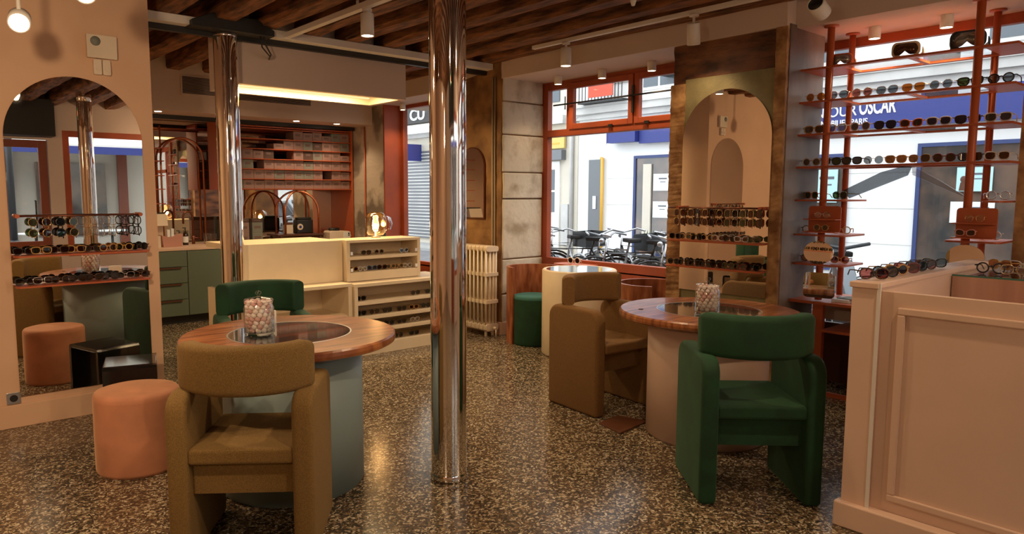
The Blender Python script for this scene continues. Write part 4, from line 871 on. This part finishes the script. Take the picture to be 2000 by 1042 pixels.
# ski goggles
def goggles(y, m, lensm, fl, label, s=1.0, R0=.11):
    t = thing('ski_goggles', (5.12, y, 2.326), label, 'goggles', 'ski goggles on the top display shelf', -pi/2+.15); t.scale = (s,)*3
    out = rrect(-.085, .085, .0, .095, .035, 6); n = len(out)
    def nose(a, z, k=1): return z+(.03*k*max(0, 1-abs(a)/.03) if z < .03 else 0)
    def bend(a, z, d): r = R0+d; return (r*sin(a/R0), -r*cos(a/R0)+R0, z)
    def ring(k, d, grow=0): 
        return [bend(a*k, .0475+(nose(a, z)-.0475)*k+.001, d) for a, z in out]
    def loft(rs, m0):
        mb = MB(); V = [[mb.b.verts.new(p) for p in r] for r in rs]
        for A, B in zip(V, V[1:]):
            for k in range(n): f = mb.b.faces.new((A[k], A[(k+1)%n], B[(k+1)%n], B[k])); f.smooth = True
        return mb, V
    mb, V = loft([ring(.80, .006), ring(.86, .012), ring(.97, .010), ring(1, 0), ring(.98, -.03), ring(.80, -.03), ring(.78, 0), ring(.80, .006)], m)
    part('goggle_frame', mb, m, t, world=False)
    mb = MB(); cols = 14; top = []; bot = []
    for i in range(cols+1):
        a = -.070+.14*i/cols; e = abs(a)/.070; dz = .03*(1-math.sqrt(max(0, 1-max(0, (e-.6)/.4)**2)))
        top.append(mb.b.verts.new(bend(a, .083-dz, .008))); bot.append(mb.b.verts.new(bend(a, .012+dz+.024*max(0, 1-abs(a)/.025), .008)))
    for i in range(cols): f = mb.b.faces.new((bot[i], bot[i+1], top[i+1], top[i])); f.smooth = True
    o = part('goggle_lens', mb, lensm, t, world=False); sd = o.modifiers.new('s', 'SOLIDIFY'); sd.thickness = .002
    P = [bend(s_*.09, .05, -.02) for s_ in (1,)]
    mb = MB(); pts = [(.085,.075,.05),(.09,.11,.035),(.06,.17,.022),(0,.19,.02),(-.06,.17,.022),(-.09,.11,.035),(-.085,.075,.05)]
    V = [[mb.b.verts.new((x, yy, z+dz)) for dz in (-.016, .016)] for x, yy, z in pts]
    for A, B in zip(V, V[1:]): mb.b.faces.new((A[0], B[0], B[1], A[1])).smooth = True
    o = part('strap', mb, m, t, world=False); sd = o.modifiers.new('s', 'SOLIDIFY'); sd.thickness = .003
mat_gl = glass('mirrored goggle lens', (.10,.10,.10), .25)
M['bronzelens'] = mat('bronze mirrored goggle lens', (.10,.05,.03), .12, .6); M['smokelens'] = mat('smoke mirrored goggle lens', (.30,.31,.30), .12, .6)
M['sandgog'] = mat('sand plastic', (.62,.48,.30), .45)
goggles(2.20, 'orange', 'smokelens', 0, 'orange and black ski goggles at the left end of the top display shelf', .85)
goggles(1.80, 'sandgog', 'bronzelens', 0, 'sand coloured ski goggles with bronze lens in the middle of the top display shelf', 1.0)
goggles(1.46, 'black', 'smokelens', 0, 'large black ski goggles by the right pole on the top display shelf', 1.15)
t = thing('leaflet_stack', (5.2, 2.1, .70), 'white and grey leaflets on the low base board of the window display', 'leaflets')
part('leaflet', Bx(5.12, 5.30, 2.06, 2.18, .6925, .715), 'paper', t); part('leaflet', MB().prism([(5.13,2.02),(5.26,2.0),(5.29,2.13),(5.16,2.16)], .716, .722, 'z'), 'boxgrey', t)
solo('floor_cable', MB().tube([(.98,3.42,.006),(1.03,3.38,.05),(1.07,3.34,.03),(1.05,3.25,.006),(.98,3.18,.006),(1.02,3.10,.006)], .005, 6), 'plastic', 'pale cable curling on the floor between the salmon pouf and the ochre chair', 'cable')
# ================================================================ STREET
struct('ground', MB().box(5.76, 30, -26, 40, -.2, -.12).box(-20, 5.76, -26, -2.1, -.2, -.12), 'road', 'grey asphalt street')
struct('pavement', MB().box(5.76, 7.9, -1.9, 40, -.12, -.05).box(11.6, 13.2, -12, 40, -.12, -.05).box(-20, 7.9, -4.2, -2.1, -.12, -.05), 'pave', 'grey street pavement')
FX = 13.0
def z13(z): return 1.45+(z-1.45)*1.368
b = thing('facade_building', (FX, 4, 0), 'white rendered building across the street with a royal blue shop banner', 'building')
part('wall', Bx(FX, FX+6, -12, 11.6, -.1, 8.0), 'facade', b)
part('moulding', MB().box(FX-.18, FX, -12, 11.6, 3.30, 3.45).box(FX-.10, FX, -12, 11.6, 3.18, 3.30).box(FX-.22, FX, -12, 11.6, 3.45, 3.50), 'facade2', b)
part('wall_joints', MB().box(FX-.004, FX, 4.3, 5.35, .6, .61).box(FX-.004, FX, 4.3, 5.35, 1.2, 1.21).box(FX-.004, FX, 4.3, 5.35, 1.8, 1.81).box(FX-.004, FX, 9.95, 10.7, .6, .61).box(FX-.004, FX, 9.95, 10.7, 1.2, 1.21).box(FX-.004, FX, 9.95, 10.7, 1.8, 1.81), 'facade2', b)
def shopwin(y0, y1, z0, z1, label=None):
    f = part('shop_window', MB().box(FX-.05, FX-.005, y0, y0+.06, z0, z1).box(FX-.05, FX-.005, y1-.06, y1, z0, z1).box(FX-.05, FX-.005, y0+.06, y1-.06, z1-.06, z1).box(FX-.05, FX-.005, y0+.06, y1-.06, z0, z0+.06), 'blueframe', b)
    part('pane', Bx(FX-.02, FX-.006, y0+.06, y1-.06, z0+.06, z1-.06), 'shopglass', f)
shopwin(8.2, 9.93, .1, 2.29); shopwin(5.35, 7.2, .1, 2.15); shopwin(1.6, 4.28, .1, 2.26); shopwin(-3, .6, .1, 2.26)
part('stone_pier', Bx(FX-.06, FX-.021, 9.45, 9.66, .2, 2.1), 'beigefac', b)
for y0, y1, z0, z1 in ((5.38,6.0,3.75,6),(2.2,3.4,3.75,6),(8.9,9.7,3.75,6),(10.0,10.6,4.0,6.2),(-1.5,-.3,3.75,6)):
    f = part('upper_window', Bx(FX-.06, FX-.002, y0-.08, y1+.08, z0-.06, z1+.08), 'facade', b); part('pane', Bx(FX-.075, FX-.061, y0, (y0+y1)/2-.03, z0, z1).box(FX-.075, FX-.061, (y0+y1)/2+.03, y1, z0, z1), 'winglass', f)
f = part('balcony', MB().box(FX-.4, FX, 10.0, 11.3, 3.51, 3.54).box(FX-.4, FX-.38, 10.0, 11.3, 3.93, 3.95), 'black', b)
mb = MB()
for i in range(14): mb.box(FX-.4, FX-.385, 10.02+i*.095, 10.035+i*.095, 3.54, 3.93)
part('railing', mb, 'black', f)
part('balcony', Bx(FX-.3, FX, 8.3, 9.1, 3.9, 3.93).box(FX-.3, FX-.28, 8.3, 9.1, 4.3, 4.32).box(FX-.3, FX-.285, 9.05, 9.065, 3.93, 4.3).box(FX-.3, FX-.285, 8.85, 8.865, 3.93, 4.3).box(FX-.3, FX-.285, 8.65, 8.665, 3.93, 4.3), 'black', b)
solo('balcony_cloth', Bx(FX-.43, FX-.41, 10.25, 10.95, 3.62, 3.92), 'redcloth', 'red cloth hung over the small balcony across the street', 'cloth')
part('recess_door', Bx(FX-.03, FX-.002, 10.82, 11.25, -.05, 2.25), 'shutter', b); part('door_keypad', Bx(FX-.05, FX-.03, 11.0, 11.1, 1.1, 1.4), 'silver', b)
part('drain_pipe', MB().tube([(FX-.08,11.75,0),(FX-.08,11.75,3.1),(FX-.08,11.55,3.3),(FX-.12,9.0,3.42)], .05, 10), 'facade2', b)
solo('yellow_pipe', MB().tube([(FX-.10,10.78,-.05),(FX-.10,10.78,2.27),(FX-.05,10.85,2.27)], .04, 10), 'ochrepaint', 'yellow painted vertical pipe beside the dark door across the street', 'pipe')
bn = thing('shop_banner', (FX-.2, 6, 2.8), 'long royal blue shop banner with white lettering across the street', 'shop sign')
part('banner_board', Bx(FX-.18, FX-.10, 1.2, 9.7, z13(2.25), z13(2.64)), 'blue', bn); part('banner_end', Bx(FX-.30, FX-.10, 9.72, 10.5, z13(2.28), z13(2.52)), 'blue', bn)
part('banner_frame', Bx(FX-.32, FX-.29, 10.5, 10.55, z13(2.26), z13(2.60)), 'white', bn)
def text(s_, loc, w, h, m, parent, mtx, bold=0, name='lettering'):
    c = bpy.data.curves.new('text', 'FONT'); c.body = s_; c.size = 1; c.extrude = .01; c.offset = bold; o0 = bpy.data.objects.new(name, c); COL.objects.link(o0)
    bpy.context.view_layer.update(); d = o0.dimensions.copy(); c.materials.append(M[m])
    me = bpy.data.meshes.new_from_object(o0); bpy.data.objects.remove(o0); o = bpy.data.objects.new(name, me); COL.objects.link(o)
    Sx, Sy = w/max(d.x, .01), h/max(d.y, .01)
    o.parent = parent; off = Vector(ROOT.get(parent.name, (0,0,0)))
    o.matrix_basis = Matrix.Translation(Vector(loc)-off) @ mtx @ Matrix.Diagonal((Sx, Sy, 1, 1)); return o
MX = Matrix(((0,0,-1,0),(-1,0,0,0),(0,1,0,0),(0,0,0,1)))
text('BONJOUR', (FX-.185, 6.21, z13(2.42)), 1.0, .235, 'letter', bn, MX, 0)
text('OSCAR', (FX-.185, 5.16, z13(2.425)), .57, .26, 'letter', bn, MX, .02)
text('IMMOBILIER PARIS', (FX-.185, 5.90, z13(2.305)), .88, .10, 'letter', bn, MX, .01)
def poster(y0, y1, z0, z1, m, label, fig=False):
    t = thing('window_poster', (FX-.07, (y0+y1)/2, z0), label, 'poster'); part('poster_sheet', Bx(FX-.075, FX-.06, y0, y1, z0, z1), m, t)
    w, hh = y1-y0, z1-z0
    if fig: part('printed_figure', MB().ball((FX-.077, y1-w*.2, z0+hh*.5), .045, 12, 8, 0, (.1,1,1.2)).prism([(y1-w*.32,z0+.01),(y1-w*.08,z0+.01),(y1-w*.12,z0+hh*.38),(y1-w*.28,z0+hh*.38)], FX-.079, FX-.076, 'x'), 'brown', t)
    part('printed_lines', MB().box(FX-.078, FX-.076, y0+w*.12, y0+w*.65, z1-hh*.32, z1-hh*.24).box(FX-.078, FX-.076, y0+w*.2, y0+w*.55, z1-hh*.5, z1-hh*.46), 'letterdark', t)
poster(3.23, 3.70, 1.49, 1.86, 'poster', 'pale turquoise poster with a printed figure in the shop window across the street', True)
poster(3.18, 3.76, 1.0, 1.33, 'paper', 'white notice below the turquoise poster in the shop window across the street')
poster(8.98, 9.37, 1.52, 1.88, 'paper', 'upper white notice in the shop window left of the pillar'); poster(8.98, 9.37, .94, 1.29, 'paper', 'lower white notice in the shop window left of the pillar')
poster(5.5, 5.98, 1.3, 1.9, 'poster', 'pale poster in the shop window just right of the grey metal pillar side')
t = thing('potted_plant', (FX-.35, 9.3, -.05), 'potted plant standing before the shop window across the street', 'plant')
part('pot', MB().lathe([(0,-.05),(.12,-.05),(.16,.25),(0,.25)], (FX-.35,9.3,0), 16), 'brown', t)
mb = MB()
for i in range(26):
    a = rr.uniform(0, 6.28); l = rr.uniform(.25,.5); mb.prism([(0,0),(.03,l*.5),(0,l),(-.03,l*.5)], -.003, .003, 'y', T=Matrix.Translation((FX-.35,9.3,.24)) @ Matrix.Rotation(a,4,'Z') @ Matrix.Rotation(rr.uniform(.1,.7),4,'X'))
part('foliage', mb, 'leaf', t)
b2 = thing('beige_building', (FX, 16, 0), 'beige building farther up the street with a black and a yellow shop sign', 'building')
part('wall', Bx(FX-.03, FX+6, 11.6, 40, -.1, 8.2), 'beigefac', b2)
part('moulding', Bx(FX-.2, FX-.03, 11.95, 40, 3.15, 3.35), 'facade2', b2)
dd = part('white_door', Bx(FX-.08, FX-.03, 12.15, 12.75, -.05, 2.25), 'facade', b2); part('pane', Bx(FX-.09, FX-.081, 12.3, 12.6, 1.0, 1.5).box(FX-.09, FX-.081, 12.3, 12.6, 1.55, 2.05), 'winglass', dd)
part('shutter_box', Bx(FX-.2, FX-.03, 11.98, 13.2, 2.28, 2.52), 'shutter', b2); part('utility_box', Bx(FX-.15, FX-.03, 11.8, 12.02, .2, 1.2), 'facade2', b2)
part('yellow_sign', Bx(FX-.14, FX-.08, 11.95, 13.2, 2.56, 3.0), 'signyellow', b2)
part('sign_lettering', MB().box(FX-.145, FX-.14, 12.1, 12.9, 2.82, 2.87).box(FX-.145, FX-.14, 12.1, 12.9, 2.66, 2.70), 'ochrepaint', b2)
part('upper_window', Bx(FX-.06, FX-.03, 12.2, 12.8, 3.7, 5.2), 'winglass', b2)
part('roller_shutter', Bx(FX-.10, FX-.03, 17.2, 19.0, .1, 2.75), 'shutter', b2)
mb = MB()
for i in range(26): mb.box(FX-.115, FX-.10, 17.2, 19.0, .15+i*.1, .18+i*.1)
part('shutter_slats', mb, 'facade2', b2)
part('canopy', Bx(FX-.5, FX-.03, 16.5, 19.3, 3.25, 3.5), 'facade', b2)
sg = part('black_sign', Bx(FX-.3, FX-.15, 16.4, 19.0, 3.58, 4.15), 'black', b2)
o = text('CU', (FX-.31, 18.22, 3.68), .75, .34, 'letter', sg, MX, .02); o.location = Vector((FX-.31, 18.22, 3.68))-Vector((FX,16,0))
bs2 = part('blue_sign', Bx(FX-.9, FX-.10, 17.9, 17.98, 2.45, 2.95), 'blue', b2)
# bicycles
def bicycle(loc, rz, label, frame='bike', basket=False):
    t = thing('bicycle', (loc[0], loc[1], -.05), label, 'bicycle', 'parked bicycles'); t.rotation_euler = (rr.uniform(-.08,.08), 0, rz)
    for x in (-.52, .52):
        w = part('wheel', MB().tube([(x+.33*cos(k*pi/14), 0, .35+.33*sin(k*pi/14)) for k in range(28)], .017, 6, closed=True), 'tyre', t, world=False)
        mb = MB().tube([(x,-.03,.35),(x,.03,.35)], .025, 8)
        for k in range(14): a = k*pi/7; mb.tube([(x,0,.35),(x+.32*cos(a),0,.35+.32*sin(a))], .0018, 3, cap=False)
        mb.tube([(x+.315*cos(k*pi/14), 0, .35+.315*sin(k*pi/14)) for k in range(28)], .008, 4, closed=True)
        part('spokes', mb, 'silver', w, world=False)
        part('mudguard', MB().tube([(x+.37*cos(a), 0, .35+.37*sin(a)) for a in [R(20+i*15) for i in range(10)]], .014, 5), 'silver' if frame != 'bike' else 'bike', t, world=False)
    part('frame', MB().tube([(-.52,0,.35),(-.08,0,.32),(.38,0,.78),(-.20,0,.80),(-.08,0,.32)], .018, 8).tube([(-.52,0,.35),(-.20,0,.78)], .012, 6).tube([(-.20,0,.78),(-.24,0,.90)], .014, 6), frame, t, world=False)
    part('fork', MB().tube([(.52,0,.35),(.42,0,.66),(.36,0,.93)], .015, 6), 'silver', t, world=False)
    part('handlebar', MB().tube([(.22,-.28,.99),(.36,-.22,1.02),(.37,0,.96),(.36,.22,1.02),(.22,.28,.99)], .013, 6), 'silver', t, world=False)
    part('saddle', MB().prism([(-.38,-.08),(-.36,.08),(-.24,.04),(-.12,.015),(-.12,-.015),(-.24,-.04)], .90, .95, 'z'), 'tyre', t, world=False, bev=.012)
    part('crank', MB().tube([(-.08,-.05,.32),(-.08,.05,.32)], .05, 12).tube([(-.08,.06,.32),(.02,.06,.20),(.02,.12,.20)], .01, 5).tube([(-.08,-.06,.32),(-.18,-.06,.44),(-.18,-.12,.44)], .01, 5), 'silver', t, world=False)
    if basket: part('rack', MB().box(-.75,-.35,-.07,.07,.74,.75).box(.45,.75,-.16,.16,.80,.815).box(.45,.46,-.16,.16,.815,1.0).box(.74,.75,-.16,.16,.815,1.0).box(.46,.74,-.16,-.15,.815,1.0).box(.46,.74,.15,.16,.815,1.0), 'bike', t, world=False)
    else: part('headlamp', MB().ball((.44,0,.92), .035, 10, 6), 'silver', t, world=False)
BK = [((7.05,7.35), 1.9, 'bike', True, 'leftmost'), ((7.2,6.75), 1.2, 'silver', False, 'second from the left'), ((7.0,6.25), 2.1, 'bike', True, 'third from the left'), ((7.25,5.75), 1.35, 'silver', True, 'fourth from the left'),
      ((7.0,5.3), 1.9, 'bike', False, 'fifth from the left'), ((7.25,4.8), 1.25, 'silver', True, 'sixth from the left'), ((6.95,4.45), 1.75, 'bike', False, 'rightmost'), ((7.7,7.0), 2.2, 'silver', False, 'in the rear row on the left'), ((7.8,6.0), 1.0, 'bike', False, 'in the rear row at the middle'), ((7.75,5.1), 2.0, 'silver', False, 'in the rear row on the right')]
for l, rz, f, bk, nm in BK: bicycle(l, rz, '%s parked bicycle outside the orange window, %s' % ('dark' if f == 'bike' else 'silver', nm), f, bk)
bicycle((6.9, 3.15), 2.3, 'silver bicycle with its handlebar showing behind the display shelves', 'silver')
# scooter seat
t = thing('scooter', (6.95, 2.55, -.05), 'grey blue parked scooter seen behind the display shelves', 'scooter')
t.rotation_euler.z = 1.3
part('scooter_body', MB().prism([(-.55,.35),(.1,.30),(.3,.32),(.42,.85),(.36,.88),(.2,.42),(.05,.40),(-.05,.72),(-.6,.78),(-.68,.55)], -.13, .13, 'y'), 'carpaint', t, world=False, bev=.03)
part('seat', MB().prism([(-.62,.78),(-.02,.74),(.0,.80),(-.2,.86),(-.6,.90)], -.14, .14, 'y'), 'tyre', t, world=False, bev=.02)
for x in (-.45, .5): part('wheel', MB().tube([(x+.18*cos(k*pi/10), 0, .235+.18*sin(k*pi/10)) for k in range(20)], .05, 8, closed=True), 'tyre', t, world=False)
part('handlebar', MB().tube([(.33,-.3,1.02),(.38,0,.98),(.33,.3,1.02)], .018, 6).tube([(.5,0,.235),(.38,0,.98)], .03, 8), 'bike', t, world=False)
part('footboard', Bx(-.1, .35, -.13, .13, .26, .31), 'bike', t, world=False)
# cars
def car(loc, rz, label, m='carpaint'):
    t = thing('car', (loc[0], loc[1], -.12), label, 'car'); t.rotation_euler.z = rz
    prof = [(-2.1,.35),(-2.15,.6),(-2.05,.88),(-1.55,.95),(-.95,1.38),(.35,1.42),(1.05,.98),(1.95,.82),(2.15,.6),(2.12,.35)]
    mb = MB(); V = []
    for w, k in ((-.86, .96), (-.80, 1), (.80, 1), (.86, .96)):
        V.append([mb.b.verts.new((x*(1 if abs(w) < .85 else .985), (w if z < .96 else w*.80), .35+(z-.35)*k)) for x, z in prof])
    n = len(prof)
    for A, B in zip(V, V[1:]):
        for k in range(n): mb.b.faces.new((A[k], A[(k+1)%n], B[(k+1)%n], B[k])).smooth = False
    mb.b.faces.new(V[0][::-1]); mb.b.faces.new(V[-1])
    part('car_body', mb, m, t, world=False, bev=.05)
    for s in (-1, 1):
        a, c = sorted((s*.70, s*.735)); part('side_window', MB().prism([(-1.3,.98),(-.85,1.30),(-.25,1.33),(-.25,.98)], a, c, 'y').prism([(-.2,.98),(-.2,1.33),(.3,1.33),(.82,.98)], a, c, 'y'), 'winglass', t, world=False)
        for x in (-1.3, 1.35):
            w = part('wheel', MB().tube([(x,s*.72,.32),(x,s*.88,.32)], .32, 24), 'tyre', t, world=False); part('hub_cap', MB().tube([(x,s*.88,.32),(x,s*.895,.32)], .20, 16), 'silver', w, world=False)
    part('windscreen', MB().prism([(.42,1.40),(.46,1.41),(1.06,1.0),(1.0,1.0)], -.62, .62, 'y'), 'winglass', t, world=False)
    part('headlight', Bx(2.05, 2.12, -.75, -.5, .62, .74).box(2.05, 2.12, .5, .75, .62, .74), 'paper', t, world=False)
car((9.3, -.6), pi/2, 'silver grey parked car seen reflected in the kitchen mirror')
car((9.4, -6.2), pi/2, 'white parked car farther down the street, seen only in reflections', 'facade')
# front street, seen in the mirrors
b3 = thing('corner_building', (0, -13, 0), 'pale building across the front street seen in the left mirror', 'building')
part('wall', Bx(-14, 10, -15, -12, -.1, 9), 'beigefac', b3)
for x in (-5.4, -2.4, .5, 3.3): part('shopfront', Bx(x, x+1.7, -12.0, -11.9, 0.3, 2.3), 'shopglass', b3)
for x in (-5, -2.2, .6, 3.4, 6.2): f = part('upper_window', Bx(x, x+1.1, -12.0, -11.95, 4.2, 6.3), 'facade', b3); part('pane', Bx(x+.1, x+1.0, -11.95, -11.93, 4.3, 6.2), 'winglass', f)
for x in (-5.9, -3.1, -.3, 2.5, 5.3): part('shop_pier', Bx(x, x+.25, -11.9, -11.8, 0, 2.6), 'doorwood', b3)
aw = thing('awning', (1, -11, 3), 'pale sloped cafe awning with a blue valance seen in the left mirror', 'awning')
part('awning_cloth', MB().prism([(-11.9,3.5),(-11.9,3.55),(-9.2,2.65),(-9.2,2.6)], -4, 7, 'x'), 'awning', aw); part('valance', Bx(-4, 7, -9.2, -9.17, 2.42, 2.6), 'blue', aw)
lp = thing('street_lamp', (1.9, -5.2, -.05), 'grey street lamp post outside the door, seen in the left mirror', 'lamp post')
part('lamp_pole', MB().tube([(1.9,-5.2,-.05),(1.9,-5.2,4.5)], .06, 12), 'bike', lp); part('lamp_base', MB().lathe([(0,-.05),(.13,-.05),(.13,.5),(.07,.6),(0,.6)], (1.9,-5.2,0), 16), 'bike', lp)
for i, (x, y) in enumerate(((2.6,-7.6),(4.2,-8.0),(.6,-8.0))):
    t = thing('cafe_table', (x, y, -.12), 'small round cafe table under the awning, '+('middle', 'rightmost', 'leftmost')[i]+' of three, seen in the left mirror', 'table', 'cafe tables under the awning')
    part('table_top', MB().lathe([(0,.70),(.35,.70),(.35,.73),(0,.73)], (x,y,-.12), 20), 'facade', t); part('leg', MB().tube([(x,y,-.11),(x,y,.58)], .03, 8), 'black', t); part('foot', MB().lathe([(0,.0),(.22,.0),(.20,.02),(0,.03)], (x,y,-.12), 16), 'black', t)
t = thing('hedge_planter', (-.2, -6.5, -.12), 'green hedge in a dark planter across the front pavement', 'plant')
part('planter', Bx(-1.2, 1.0, -6.8, -6.4, -.12, .35), 'black', t); mb = MB()
for i in range(260):
    p = (rr.uniform(-1.2,1.0), rr.uniform(-6.85,-6.35), rr.uniform(.3,1.1)); mb.prism([(0,0),(.05,.06),(0,.13),(-.05,.06)], -.002, .002, 'y', T=Matrix.Translation(p) @ Matrix.Rotation(rr.uniform(0,6),4,'Z') @ Matrix.Rotation(rr.uniform(-1,1),4,'X'))
part('foliage', mb, 'leaf', t)
text('Atelier', (1.0, -2.056, 1.50), .45, .10, 'black', d1, Matrix.Rotation(pi/2, 4, 'X'), 0)
